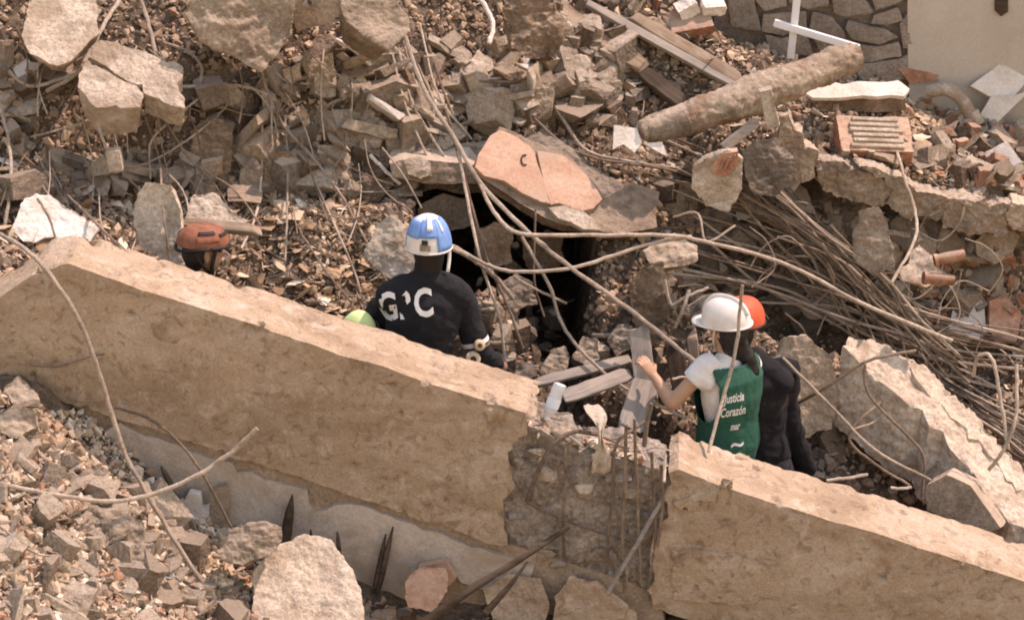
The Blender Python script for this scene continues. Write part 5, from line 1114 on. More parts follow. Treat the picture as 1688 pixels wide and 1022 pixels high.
class Body:
    """a standing figure in its own frame: x to its right hand, y forward, z up"""
    def __init__(s, name, label, head_at, yaw, height=1.72, hip=None, lean=0.0, side=0.0, foot_z=None):
        s.k = height / 1.72
        s.yaw = yaw; s.lean = lean; s.side = side
        s.R = Matrix.Rotation(yaw, 3, 'Z')
        s.hipz = hip if hip else 0.90 * s.k
        s.head_l = s.up(0.68) + Vector((0, 0.02, 0))
        s.root = Vector(head_at) - s.R @ s.head_l
        s.e = empty(name, s.root, label, 'person')
    def up(s, h, x=0.0, y=0.0):
        """point h metres above the hip along the leaning spine"""
        h = h * s.k; a = s.lean; b = s.side
        return Vector((x * s.k + h * math.sin(b), y * s.k * math.cos(a) + h * math.sin(a), s.hipz + h * math.cos(a) * math.cos(b) - y * s.k * math.sin(a)))
    def w(s, v): return s.root + s.R @ Vector(v)
    def l(s, world): return s.R.transposed() @ (Vector(world) - s.root)
    def place(s, name, me, mat, parent=None, shade=True):
        co = get_co(me); Rn = np.array(s.R); set_co(me, co @ Rn.T)
        me.materials.clear(); me.materials.append(M[mat] if isinstance(mat, str) else mat); smooth_shade(me, shade)
        o = bpy.data.objects.new(name, me); COL.objects.link(o); o.parent = parent or s.e
        return o
    def spine(s, g=0.0):
        pts = [s.up(-0.08), s.up(0.0), s.up(0.16), s.up(0.30), s.up(0.42), s.up(0.50)]
        rad = [(0.13, 0.10), (0.165, 0.115), (0.145, 0.105), (0.175, 0.122), (0.185, 0.112), (0.10, 0.075)]
        return tube(pts, [(a * s.k + g, b * s.k + g) for a, b in rad], 20, ref=(1, 0, 0), round_ends=True)
    def yoke(s, g=0.0):
        return tube([s.up(0.44, -0.17), s.up(0.475, -0.09), s.up(0.485, 0), s.up(0.475, 0.09), s.up(0.44, 0.17)], [0.062 * s.k + g, 0.070 * s.k + g, 0.075 * s.k + g, 0.070 * s.k + g, 0.062 * s.k + g], 14, round_ends=True)
    def neck(s, g=0.0, top=0.62):
        return tube([s.up(0.47), s.up(0.55, 0, 0.01), s.up(top, 0, 0.02)], [0.07 * s.k + g, 0.056 * s.k + g, 0.056 * s.k + g], 14, round_ends=True)
    def arm(s, sh, el, wr, g=0.0, part='all', r=(0.06, 0.047, 0.043, 0.030)):
        sh, el, wr = Vector(sh), Vector(el), Vector(wr); k = s.k
        a = tube([sh, sh.lerp(el, 0.5), el], [r[0] * k + g, r[1] * k * 1.04 + g, r[1] * k + g], 14, round_ends=True)
        b = tube([el, el.lerp(wr, 0.3), wr], [r[2] * k + g, r[2] * k + g, r[3] * k + g], 14, round_ends=True)
        return [a, b] if part == 'all' else [a] if part == 'upper' else [b]
    def legs(s, g=0.0, fz=0.0, spread=0.10, fwd=0.0):
        out = []; s.feet = []
        for sx in (-1, 1):
            hip = s.up(-0.02, sx * 0.09); ank = Vector((sx * spread * 1.3, 0.0 + fwd + 0.05 * sx, fz + 0.09))
            L1 = L2 = 0.42 * s.k; d = (ank - hip).length; d = min(d, L1 + L2 - 0.004)
            mid = (hip + ank) / 2; h = math.sqrt(max(L1 * L1 - d * d / 4, 0)); kn = mid + Vector((0, 1, 0.2)).normalized() * h
            out.append(tube([hip, hip.lerp(kn, 0.5), kn], [0.088 * s.k + g, 0.075 * s.k + g, 0.056 * s.k + g], 14, round_ends=True))
            out.append(tube([kn, kn.lerp(ank, 0.35), ank], [0.056 * s.k + g, 0.055 * s.k + g, 0.038 * s.k + g], 14, round_ends=True))
            s.feet.append(ank)
        return out
    def boots(s):
        for a in s.feet:
            me = vol([tube([a + Vector((0, -0.05, -0.045)), a + Vector((0, 0.06, -0.05)), a + Vector((0, 0.18, -0.06))], [(0.05, 0.042), (0.05, 0.04), (0.042, 0.028)], 12, ref=(1, 0, 0), round_ends=True), tube([a + Vector((0, -0.02, 0.10)), a + Vector((0, -0.02, -0.03))], 0.056, 12, round_ends=True)], 0.012)
            s.place('boot', me, 'boot')
    def head(s, turn=0.0, nod=0.0):
        """skull, jaw, nose, brow, ears in the head's own frame"""
        c = s.up(0.70) + Vector((0, 0.02, 0)); s.hc = c
        H = Matrix.Rotation(turn, 3, 'Z') @ Matrix.Rotation(nod, 3, 'X'); s.H = H; k = s.k
        q = lambda x, y, z: c + H @ (Vector((x, y, z)) * k)
        s.hq = q
        parts = []
        def e(x, y, z, a, b, d):
            V, F = ell((0, 0, 0), a * k, b * k, d * k, 18, 12); parts.append(([c + H @ (v + Vector((x, y, z)) * k) for v in V], F))
        e(0, -0.012, 0.035, 0.076, 0.095, 0.088); e(0, 0.025, -0.045, 0.058, 0.066, 0.070); e(0, 0.055, -0.085, 0.030, 0.030, 0.024)
        parts.append(tube([q(0, 0.085, 0.012), q(0, 0.108, -0.028), q(0, 0.094, -0.036)], [0.009 * k, 0.015 * k, 0.012 * k], 10, round_ends=True))
        parts.append(tube([q(-0.045, 0.072, 0.026), q(0, 0.085, 0.030), q(0.045, 0.072, 0.026)], 0.012 * k, 10, round_ends=True))
        parts.append(tube([q(-0.02, 0.083, -0.062), q(0, 0.090, -0.061), q(0.02, 0.083, -0.062)], 0.010 * k, 8, round_ends=True))
        for sx in (-1, 1):
            e(sx * 0.078, -0.008, -0.012, 0.011, 0.018, 0.032)
        return parts
    def eyes(s):
        for sx in (-1, 1):
            V, F = ell((0, 0, 0), 0.012 * s.k, 0.010 * s.k, 0.007 * s.k, 10, 8)
            s.place('eye', mesh_py('e', [s.hq(sx * 0.030, 0.078, 0.004) + s.H @ v for v in V], F), 'hair')
    def helmet_dome(s, a=0.118, b=0.142, h=0.135, z0=0.035, seg=36, rows=14, bulge=None):
        k = s.k; V = []; F = []
        for j in range(rows + 1):
            t = j / rows * math.pi / 2
            for i in range(seg):
                u = 2 * math.pi * i / seg; m = 1.0
                if bulge: m = bulge(u, t)
                p = (math.cos(t) ** 0.85 if t < math.pi / 2 - 1e-6 else 0.0)
                V.append(s.hq(a * math.cos(u) * p * m, b * math.sin(u) * p * m - 0.005, z0 + h * (math.sin(t) ** 0.95) * (1 if not bulge else m)))
        for j in range(rows):
            for i in range(seg):
                i2 = (i + 1) % seg; F.append([j * seg + i, j * seg + i2, (j + 1) * seg + i2, (j + 1) * seg + i])
        return V, F
    def fingers_hand(s, wr, dirv, palm_n, curl=1.0, mirror=1):
        """palm and five curled fingers; dirv from wrist to knuckles, palm_n out of the palm (towards what is held)"""
        k = s.k; d = Vector(dirv).normalized(); n = Vector(palm_n); n = (n - d * n.dot(d)).normalized(); x = d.cross(n) * mirror
        wr = Vector(wr); parts = [tube([wr, wr + d * 0.045 * k, wr + d * 0.085 * k], [(0.028 * k, 0.020 * k), (0.038 * k, 0.017 * k), (0.038 * k, 0.013 * k)], 12, ref=x, round_ends=True)]
        for f, (off, ln) in enumerate(((-0.030, 0.072), (-0.010, 0.082), (0.010, 0.078), (0.029, 0.062))):
            p = wr + d * 0.085 * k + x * off * k; a = 0.35 * curl; pts = [p]; ang = a
            for sgm in (0.42, 0.33, 0.25):
                p = p + (d * math.cos(ang) + n * math.sin(ang)) * ln * sgm * k; pts.append(p); ang += 0.75 * curl
            parts.append(tube(pts, [0.0092 * k, 0.0088 * k, 0.008 * k, 0.007 * k], 8, round_ends=True))
        p = wr + d * 0.028 * k - x * 0.030 * k
        parts.append(tube([p, p - x * 0.028 * k + n * 0.020 * k + d * 0.015 * k, p - x * 0.030 * k + n * 0.045 * k + d * 0.036 * k], [0.013 * k, 0.011 * k, 0.008 * k], 8, round_ends=True))
        return parts

def text_mesh(txt, size, shear=0.0, bold=0.0):
    cu = bpy.data.curves.new('txt', 'FONT'); cu.body = txt; cu.size = size; cu.shear = shear; cu.offset = bold
    cu.align_x = 'CENTER'; cu.align_y = 'CENTER'; cu.resolution_u = 3
    ob = bpy.data.objects.new('txt', cu); COL.objects.link(ob)
    me = bpy.data.meshes.new_from_object(ob.evaluated_get(bpy.context.evaluated_depsgraph_get()))
    bpy.data.objects.remove(ob)
    bm = bmesh.new(); bm.from_mesh(me); bmesh.ops.triangulate(bm, faces=bm.faces)
    for _ in range(2):
        long = [e for e in bm.edges if e.calc_length() > size * 0.22]
        if long: bmesh.ops.subdivide_edges(bm, edges=long, cuts=1); bmesh.ops.triangulate(bm, faces=bm.faces)
    bm.to_mesh(me); bm.free(); return me

def print_on(body, cloth, txt, centre, xdir, normal, size, name, shear=0.0, bold=0.0, cut=None, xs=1.0, mat='letter'):
    """flat print laid onto a cloth mesh: each vertex dropped onto the surface along -normal (body frame, yawed)"""
    me = text_mesh(txt, size, shear, bold)
    x = Vector(xdir).normalized(); n = Vector(normal).normalized(); n = (n - x * n.dot(x)).normalized(); y = n.cross(x)
    bm = bmesh.new(); bm.from_mesh(cloth.data); bvh = BVHTree.FromBMesh(bm)
    off = Vector(centre)
    co = get_co(me); out = []
    for c in co:
        p = off + x * float(c[0]) * xs + y * float(c[1])
        hit = bvh.ray_cast(p + n * 0.4, -n, 0.9)
        out.append((hit[0] + n * 0.0035) if hit[0] else p)
    bm.free()
    set_co(me, np.array([tuple(v) for v in out]))
    if cut:
        b2 = bmesh.new(); b2.from_mesh(me)
        b2.verts.ensure_lookup_table()
        dead = [f for f in b2.faces if cut(sum((co[v.index][0] for v in f.verts)) / len(f.verts) / size, sum((co[v.index][1] for v in f.verts)) / len(f.verts) / size)]
        bmesh.ops.delete(b2, geom=dead, context='FACES'); b2.to_mesh(me); b2.free()
    me.materials.clear(); me.materials.append(M[mat])
    o = bpy.data.objects.new(name, me); COL.objects.link(o); o.parent = cloth
    return o

# ---- rescuer with the blue and white helmet, seen from behind
b = Body('person', 'person in a black lettered shirt and blue and white helmet, back turned, behind the beam', P(706, 410, 0.80), math.radians(4), 1.76, lean=0.10, side=0.10)
parts = b.head(turn=math.radians(6), nod=math.radians(-6))
shR = b.l(P(762, 500, 0.82)); elR = b.l(P(788, 578, 0.80)); wrR = b.l(P(828, 605, 1.02))
shL = b.l(P(628, 512, 0.84)); elL = b.l(P(604, 590, 0.90)); wrL = b.l(P(640, 640, 1.10))
leg = b.legs(0)
me = vol(parts + [b.neck(), b.spine(-0.012), b.yoke(-0.012)] + b.arm(shR, elR, wrR) + b.arm(shL, elL, wrL) + leg, 0.009); b.place('body', me, 'skin_dark'); b.eyes()
for wr, el, mr in ((wrR, elR, -1), (wrL, elL, 1)):
    d = (wr - el); me = vol(b.fingers_hand(wr, d, (0, 0.2, -1), 0.8, mr), 0.005, 1); b.place('glove', me, 'black_strap')
me = vol([b.spine(0.012), b.yoke(0.014), tube([b.up(0.44), b.up(0.53, 0, 0.005), b.up(0.58, 0, 0.01)], [0.10, 0.074, 0.070], 16, round_ends=True)] + b.arm(shR, elR, wrR, 0.016, 'upper') + b.arm(shL, elL, wrL, 0.016, 'upper') + b.arm(shR, elR, elR.lerp(wrR, 0.75), 0.012, 'lower') + b.arm(shL, elL, elL.lerp(wrL, 0.75), 0.012, 'lower'), 0.009, 3)
co = get_co(me); n = np.empty(len(me.vertices) * 3, np.float32); me.vertex_normals.foreach_get('vector', n); n = n.reshape(-1, 3)
set_co(me, co + n * folds(co, 1)[:, None])
shirt = b.place('shirt', me, 'black_cloth')
me = vol(b.legs(0.016) + [b.spine(0.004)], 0.012)
bm = bmesh.new(); bm.from_mesh(me); bmesh.ops.delete(bm, geom=[v for v in bm.verts if v.co.z > b.hipz + 0.12], context='VERTS'); bm.to_mesh(me); bm.free()
b.place('trousers', me, 'dark_trousers'); b.boots()
me = vol([tube([b.hq(0, -0.01, -0.10), b.hq(0, -0.012, -0.03), b.hq(0, -0.012, 0.05)], [(0.070, 0.075), (0.084, 0.098), (0.086, 0.102)], 18, ref=(1, 0, 0), round_ends=True)], 0.008)
b.place('balaclava', me, 'black_strap')
xl = b.R @ (shR - shL); xl.z *= 0.35
Cw = b.R.transposed() @ Vector((0, 0, 0))
ctr = P(664, 506, 0.5) - b.root
def fold_cut(u, v):
    return -0.33 < u < 0.30 and not ((u < -0.16 and v < -0.18) or (u > 0.02 and v > 0.08))
print_on(b, shirt, 'GRC', ctr, (1, 0, 0.12), (0.0, -1, 0.42), 0.20, 'back_lettering', bold=0.006, cut=fold_cut, xs=0.70)
# sleeve stripe and elbow discs
dv = (elR - shR).normalized()
V, F = tube([shR.lerp(elR, 0.74), shR.lerp(elR, 0.83)], 0.0755, 18, caps=False); b.place('sleeve_stripe', mesh_py('s', V, F), 'letter')
V, F = tube([shR.lerp(elR, 0.86), shR.lerp(elR, 0.91)], 0.0755, 18, caps=False); b.place('sleeve_stripe', mesh_py('s', V, F), 'conc_dark')
for (px, py, YY, rr) in ((791, 569, 0.70, 0.030), (780, 592, 0.68, 0.040)):
    c = b.l(P(px, py, YY)); n = b.R.transposed() @ Vector((0.25, -0.9, 0.35)).normalized()
    V, F = tube([c - n * 0.02, c, c + n * 0.006], [rr, rr, rr * 0.85], 20); o = b.place('elbow_pad', mesh_py('p', V, F), 'pad')
    V, F = tube([c + n * 0.004, c + n * 0.009], [rr * 0.42, rr * 0.40], 14); b.place('pad_centre', mesh_py('p', V, F), 'wood_dark', o)
# helmet: shell, blue side panels, ridge, rear emblem, brim
hm = b.place('helmet', mesh_py('h', *b.helmet_dome(0.112, 0.138, 0.168, -0.008)), 'white_shell')
def dome_patch(u0, u1, t0, t1, off, nu=10, nv=8, a=0.112, bb=0.138, h=0.168, z0=-0.008, body=b):
    V = []; F = []
    for layer in (0, 1):
        o_ = off if layer == 0 else -0.004
        for j in range(nv + 1):
            t = t0 + (t1 - t0) * j / nv
            for i in range(nu + 1):
                u = u0 + (u1 - u0) * i / nu; p = max(math.cos(t), 0) ** 0.85
                V.append(body.hq((a + o_) * math.cos(u) * p, (bb + o_) * math.sin(u) * p - 0.005, z0 + (h + o_) * math.sin(t) ** 0.95 if t > 0 else z0 + t * 0.1))
    L = (nu + 1) * (nv + 1)
    for j in range(nv):
        for i in range(nu):
            q = j * (nu + 1) + i; F.append([q, q + 1, q + nu + 2, q + nu + 1]); F.append([L + q + nu + 1, L + q + nu + 2, L + q + 1, L + q])
    bd = [i for i in range(nu + 1)] + [j * (nu + 1) + nu for j in range(1, nu + 1 - (nu - nv))] + [nv * (nu + 1) + i for i in range(nu - 1, -1, -1)] + [j * (nu + 1) for j in range(nv - 1, 0, -1)]
    for x, y in zip(bd, bd[1:] + bd[:1]): F.append([y, x, L + x, L + y])
    return V, F
D = math.radians
for i, (u0, u1, t0, t1) in enumerate([(-190, -128, 24, 60), (-128, -74, 26, 66), (-76, 0, 0.5, 66), (-214, -192, 2, 56), (4, 60, 8, 55), (118, 140, 8, 55)]):
    b.place('blue_panel', mesh_py('p', *dome_patch(D(u0), D(u1), D(t0), D(t1), 0.005)), 'blue_shell', hm)
b.place('white_ridge', mesh_py('p', *dome_patch(D(-104), D(-86), D(40), D(80), 0.011, 6, 8)), 'white_shell', hm)
for u0 in (-58,):
    b.place('ridge_line', mesh_py('p', *dome_patch(D(u0), D(u0 + 6), D(34), D(66), 0.009, 4, 8)), 'white_shell', hm)
b.place('emblem', mesh_py('p', *dome_patch(D(-122), D(-96), D(5), D(16), 0.007, 6, 5)), 'conc_dark', hm)
b.place('emblem', mesh_py('p', *dome_patch(D(-118), D(-102), D(14), D(23), 0.007, 5, 4)), 'black_strap', hm)
V, F = tube([b.hq(0.116 * math.cos(u), 0.142 * math.sin(u) - 0.005, -0.008) for u in np.linspace(0, 2 * math.pi, 40)], 0.005, 8); b.place('rim', mesh_py('r', V, F), 'white_shell', hm)
V, F = tube(crom([b.hq(0.095, -0.02, 0.02), b.hq(0.10, -0.03, -0.05), b.hq(0.085, -0.06, -0.13)], 4), (0.009, 0.003), 8); b.place('chin_strap', mesh_py('r', V, F), 'letter', hm)

# ---- woman in the green vest
b = Body('person', 'woman in a white hard hat and green lettered vest, reaching out to a grey plank', P(1196, 545, 0.80), math.radians(42), 1.60, lean=0.04)
parts = b.head(turn=math.radians(12), nod=math.radians(-4))
shL = b.l(P(1166, 604, 0.70)); elL = b.l(P(1108, 664, 0.66)); wrL = b.l(P(1078, 620, 0.78))
shR = b.up(0.44, 0.165); elR = b.up(0.20, 0.24, 0.06); wrR = b.up(0.12, 0.16, 0.26)
me = vol(parts + [b.neck(), b.spine(-0.014), b.yoke(-0.014)] + b.arm(shL, elL, wrL, 0, 'all', (0.052, 0.043, 0.041, 0.027)) + b.arm(shR, elR, wrR, 0, 'all', (0.052, 0.043, 0.041, 0.027)) + b.legs(0), 0.008)
b.place('body', me, 'skin'); b.eyes()
me = vol(b.fingers_hand(wrL, b.R.transposed() @ Vector((-0.55, 0.3, 0.75)), b.R.transposed() @ Vector((-0.5, 0.75, -0.5)), 1.0, 1), 0.0045, 1); b.place('hand', me, 'skin')
me = vol(b.fingers_hand(wrR, (wrR - elR), (0, 0, -1), 0.7, -1), 0.005, 1); b.place('hand', me, 'skin')
me = vol([b.spine(0.004), b.yoke(0.004), tube([shL + Vector((0.03, 0, 0.0)), shL, shL.lerp(elL, 0.36), shL.lerp(elL, 0.42)], [0.070, 0.072, 0.070, 0.066], 16, round_ends=False), tube([shR, shR.lerp(elR, 0.42)], [0.070, 0.068], 16)], 0.008, 2)
roughen(me, 0.005, 9, 3); b.place('t_shirt', me, 'white_cloth')
me = vol(b.legs(0.014) + [b.spine(0.0)], 0.012)
bm = bmesh.new(); bm.from_mesh(me); bmesh.ops.delete(bm, geom=[v for v in bm.verts if v.co.z > b.hipz + 0.10], context='VERTS'); bm.to_mesh(me); bm.free()
b.place('trousers', me, 'dark_trousers'); b.boots()
me = vol([b.spine(0.044), tube([b.up(0.45, -0.13), b.up(0.485, 0), b.up(0.45, 0.13)], [0.088, 0.096, 0.088], 16, round_ends=True)], 0.009, 3)
bm = bmesh.new(); bm.from_mesh(me); hz = b.hipz; kk = b.k
def side_hole(c):
    h = (c.z - hz) / kk
    return h > 0.52 or h < -0.10 or (abs(c.x) > 0.125 + 0.40 * max(0, 0.34 - h) and h > 0.12 and abs(c.x) > 0.166)
bmesh.ops.delete(bm, geom=[v for v in bm.verts if side_hole(v.co)], context='VERTS')
bmesh.ops.solidify(bm, geom=bm.faces[:], thickness=0.005); bm.to_mesh(me); bm.free()
roughen(me, 0.006, 8, 5); vest = b.place('vest', me, 'green_vest')
pc = lambda px, py: P(px, py, 0.35) - b.root
bn = b.R @ Vector((0.25, -1, 0.1))
for txt, px, py, sz in (('Justicia', 1226, 661, 0.092), ('Corazón', 1224, 684, 0.092), ('mar', 1228, 709, 0.075)):
    print_on(b, vest, txt, pc(px, py), (1, 0.15, 0.10), (0.1, -1, 0.42), sz * 0.72, 'vest_lettering', shear=0.35, bold=0.0015, xs=0.60)
print_on(b, vest, '~', pc(1232, 738), (1, 0.15, 0.10), (0.1, -1, 0.42), 0.13, 'vest_lettering', bold=0.002)
# hair under the helmet and a long tail down the back
hp = [tube([b.hq(0, -0.035, 0.05), b.hq(0, -0.045, -0.03), b.hq(0, -0.05, -0.10), b.hq(0.01, -0.06, -0.15)], [(0.086, 0.085), (0.088, 0.078), (0.072, 0.06), (0.05, 0.04)], 18, ref=(1, 0, 0), round_ends=True),
      tube([b.hq(0.02, -0.085, -0.08), b.hq(0.035, -0.115, -0.17), b.hq(0.055, -0.135, -0.26), b.hq(0.06, -0.14, -0.34), b.hq(0.062, -0.138, -0.40)], [0.038, 0.042, 0.038, 0.026, 0.008], 14, round_ends=True)]
me = vol(hp, 0.008, 1); roughen(me, 0.006, 22, 4); b.place('hair', me, 'hair')
hm = b.place('hard_hat', mesh_py('h', *b.helmet_dome(0.122, 0.148, 0.150, 0.030)), 'white_shell')
V = []; F = []; nseg = 44
for layer, dz in ((0, 0.003), (1, -0.004)):
    for ring in (0, 1):
        for i in range(nseg):
            u = 2 * math.pi * i / nseg; fwd = max(0, math.sin(u)) ** 2
            e_ = (0.012 + 0.055 * fwd) * ring
            V.append(b.hq((0.121 + e_ * 0.75) * math.cos(u), (0.147 + e_) * math.sin(u) - 0.005, 0.034 - 0.012 * ring * fwd + dz))
for i in range(nseg):
    j = (i + 1) % nseg
    F += [[i, nseg + i, nseg + j, j], [2 * nseg + i, 2 * nseg + j, 3 * nseg + j, 3 * nseg + i], [nseg + i, 3 * nseg + i, 3 * nseg + j, nseg + j], [i, j, 2 * nseg + j, 2 * nseg + i]]
b.place('brim', mesh_py('b', V, F), 'white_shell', hm)
V, F = tube([b.hq(0, 0.148 * math.cos(t) ** 0.85 * sgn - 0.005, 0.033 + 0.150 * math.sin(t) ** 0.95) for sgn, t in [(1, D(a)) for a in range(12, 89, 7)] + [(-1, D(a)) for a in range(86, 20, -7)]], (0.006, 0.016), 8); b.place('ridge', mesh_py('r', V, F), 'white_shell', hm)
V, F = tube(crom([b.hq(-0.09, 0.01, 0.03), b.hq(-0.082, 0.03, -0.05), b.hq(-0.03, 0.055, -0.115)], 5), (0.008, 0.002), 8); b.place('chin_strap', mesh_py('s', V, F), 'letter', hm)

# ---- companion in the black jacket and red helmet
b = Body('person', 'person in a black jacket and red orange helmet standing behind the woman in the vest', P(1224, 545, 1.02), math.radians(-24), 1.76, hip=0.80, lean=0.06, side=-0.16)
parts = b.head(turn=math.radians(-8), nod=math.radians(-6))
shR = b.l(P(1292, 610, 1.02)); elR = b.l(P(1297, 694, 0.98)); wrR = b.l(P(1328, 772, 1.02))
shL = b.up(0.44, -0.18); elL = b.up(0.2, -0.26, 0.08); wrL = b.up(0.10, -0.16, 0.30)
me = vol(parts + [b.neck(), b.spine(-0.012), b.yoke(-0.012)] + b.arm(shR, elR, wrR) + b.arm(shL, elL, wrL) + b.legs(0), 0.009); b.place('body', me, 'skin_dark'); b.eyes()
for wr, el, mr in ((wrR, elR, -1), (wrL, elL, 1)):
    me = vol(b.fingers_hand(wr, wr - el, (0, 0.2, -1), 0.8, mr), 0.005, 1); b.place('hand', me, 'skin_dark')
me = vol([b.spine(0.036), b.yoke(0.024), tube([b.up(0.44), b.up(0.54, 0, 0.0)], [0.11, 0.082], 16, round_ends=True)] + b.arm(shR, elR, wrR, 0.024) + b.arm(shL, elL, wrL, 0.024), 0.009, 3)
co = get_co(me); n = np.empty(len(me.vertices) * 3, np.float32); me.vertex_normals.foreach_get('vector', n); n = n.reshape(-1, 3)
set_co(me, co + n * folds(co, 2)[:, None])
b.place('jacket', me, 'jacket')
me = vol(b.legs(0.018) + [b.spine(0.004)], 0.012)
bm = bmesh.new(); bm.from_mesh(me); bmesh.ops.delete(bm, geom=[v for v in bm.verts if v.co.z > b.hipz + 0.12], context='VERTS'); bm.to_mesh(me); bm.free()
b.place('trousers', me, 'dark_trousers'); b.boots()
me = vol([tube([b.hq(0, -0.03, 0.05), b.hq(0, -0.035, -0.03), b.hq(0, -0.03, -0.09)], [(0.085, 0.085), (0.085, 0.078), (0.065, 0.055)], 18, ref=(1, 0, 0), round_ends=True)], 0.009); b.place('hair', me, 'hair')
hm = b.place('helmet', mesh_py('h', *b.helmet_dome(0.112, 0.138, 0.135, 0.030)), 'red_shell')
V, F = tube([b.hq(0.116 * math.cos(u), 0.142 * math.sin(u) - 0.005, 0.030) for u in np.linspace(0, 2 * math.pi, 40)], 0.006, 8); b.place('rim', mesh_py('r', V, F), 'black_strap', hm)
b.place('headlamp_clip', mesh_py('c', *box_geo(b.hq(0, -0.146, 0.05), (1, 0, 0), (0, 1, 0), (0, 0, 1), (0.02, 0.008, 0.014))), 'black_strap', hm)

# ---- person in the orange helmet, only the head above the beam
b = Body('person', 'person in a dusty orange climbing helmet with black straps, behind the beam', P(334, 420, 0.80), math.radians(-62), 1.70, hip=0.62, lean=0.35)
parts = b.head(turn=math.radians(-4), nod=math.radians(-4))
shR = b.up(0.44, 0.18); elR = b.up(0.18, 0.24, 0.08); wrR = b.up(0.0, 0.2, 0.28); shL = b.up(0.44, -0.18); elL = b.up(0.18, -0.24, 0.08); wrL = b.up(0.0, -0.2, 0.28)
me = vol(parts + [b.neck(), b.spine(-0.012), b.yoke(-0.012)] + b.arm(shR, elR, wrR) + b.arm(shL, elL, wrL) + b.legs(0), 0.008); b.place('body', me, 'skin_dark'); b.eyes()
for wr, el, mr in ((wrR, elR, -1), (wrL, elL, 1)):
    me = vol(b.fingers_hand(wr, wr - el, (0, 0.2, -1), 0.8, mr), 0.005, 1); b.place('hand', me, 'skin_dark')
me = vol([b.spine(0.014), b.yoke(0.014)] + b.arm(shR, elR, wrR, 0.018) + b.arm(shL, elL, wrL, 0.018), 0.010, 3); set_co(me, get_co(me)); roughen(me, 0.008, 8, 8); b.place('shirt', me, 'black_cloth')
me = vol(b.legs(0.018) + [b.spine(0.004)], 0.012)
bm = bmesh.new(); bm.from_mesh(me); bmesh.ops.delete(bm, geom=[v for v in bm.verts if v.co.z > b.hipz + 0.12], context='VERTS'); bm.to_mesh(me); bm.free()
b.place('trousers', me, 'dark_trousers'); b.boots()
me = vol([tube([b.hq(0, -0.045, 0.05), b.hq(0, -0.055, -0.03), b.hq(0, -0.05, -0.075)], [(0.085, 0.070), (0.082, 0.058), (0.060, 0.042)], 18, ref=(1, 0, 0), round_ends=True)], 0.008); b.place('hair', me, 'hair')
hm = b.place('helmet', mesh_py('h', *b.helmet_dome(0.112, 0.142, 0.098, 0.052)), 'orange_shell')
for u0, u1, t0, t1, mt in ((200, 236, 2, 34, 'black_strap'), (-30, 20, 42, 54, 'black_strap'), (150, 190, 42, 54, 'black_strap'), (30, 80, 30, 40, 'black_strap'), (-32, 24, 20, 32, 'conc_pale')):
    b.place('vent' if mt == 'black_strap' else 'dust_band', mesh_py('p', *dome_patch(D(u0), D(u1), D(t0), D(t1), 0.004, 8, 5, 0.112, 0.142, 0.098, 0.052, b)), mt if mt != 'conc_pale' else 'orange_shell', hm)
V, F = tube([b.hq(0.114 * math.cos(u), 0.144 * math.sin(u) - 0.005, 0.050 - 0.025 * abs(math.sin(u)) ** 3) for u in np.linspace(0, 2 * math.pi, 40)], 0.009, 8); b.place('rim', mesh_py('r', V, F), 'black_strap', hm)
for sx in (-1, 1):
    V, F = tube(crom([b.hq(sx * 0.085, 0.035, 0.03), b.hq(sx * 0.086, 0.018, -0.05), b.hq(sx * 0.05, 0.03, -0.12), b.hq(0, 0.05, -0.118)], 5), (0.012, 0.004), 8, ref=(0, 1, 0)); b.place('strap', mesh_py('s', V, F), 'black_strap', hm)
    V, F = tube(crom([b.hq(sx * 0.08, -0.08, 0.03), b.hq(sx * 0.085, -0.03, -0.05), b.hq(sx * 0.055, 0.02, -0.105)], 5), (0.009, 0.004), 8, ref=(0, 1, 0)); b.place('strap', mesh_py('s', V, F), 'black_strap', hm)
# ------------------------------------------------------------------ individual loose pieces
def chunk(seed, dims, cuts, vox, amp):
    """a broken block: a box with corners knocked off along random planes"""
    r = random.Random(seed); bm = bmesh.new(); bmesh.ops.create_cube(bm, size=2.0)
    for v in bm.verts: v.co = Vector((v.co.x * dims[0] * r.uniform(0.75, 1.05), v.co.y * dims[1] * r.uniform(0.75, 1.05), v.co.z * dims[2] * r.uniform(0.75, 1.05)))
    for _ in range(cuts):
        n = Vector((r.gauss(0, 1) / dims[0], r.gauss(0, 1) / dims[1], r.gauss(0, 0.7) / dims[2])).normalized()
        ext = max(v.co.dot(n) for v in bm.verts)
        g = bmesh.ops.bisect_plane(bm, geom=bm.verts[:] + bm.edges[:] + bm.faces[:], plane_co=n * ext * r.uniform(0.45, 0.85), plane_no=n, clear_outer=True)
        bmesh.ops.holes_fill(bm, edges=[x for x in bm.edges if x.is_boundary])
    bmesh.ops.recalc_face_normals(bm, faces=bm.faces)
    me = bpy.data.meshes.new('chunk'); bm.to_mesh(me); bm.free()
    me = remesh(me, vox); roughen(me, amp, 2.6, seed, 0.7); smooth_shade(me, True); me.set_sharp_from_angle(angle=math.radians(38)); return me
lib = []
for i in range(20):
    r = random.Random(300 + i)
    lib.append(chunk(300 + i, (1, r.uniform(0.6, 0.95), r.uniform(0.4, 0.8)), 5, 0.062, 0.035))
slabs = []
for i in range(10):
    r = random.Random(340 + i)
    slabs.append(chunk(340 + i, (1, r.uniform(0.55, 0.9), r.uniform(0.12, 0.22)), 4, 0.05, 0.02))
brickm = []
for i in range(4):
    me = remesh(mesh_py('b', *box_geo((0, 0, 0), (1, 0, 0), (0, 1, 0), (0, 0, 1), (1, 0.55 - 0.06 * i, 0.34))), 0.08); roughen(me, 0.06, 2.2, 20 + i, 0.7); smooth_shade(me, True); brickm.append(me)
stickm = []
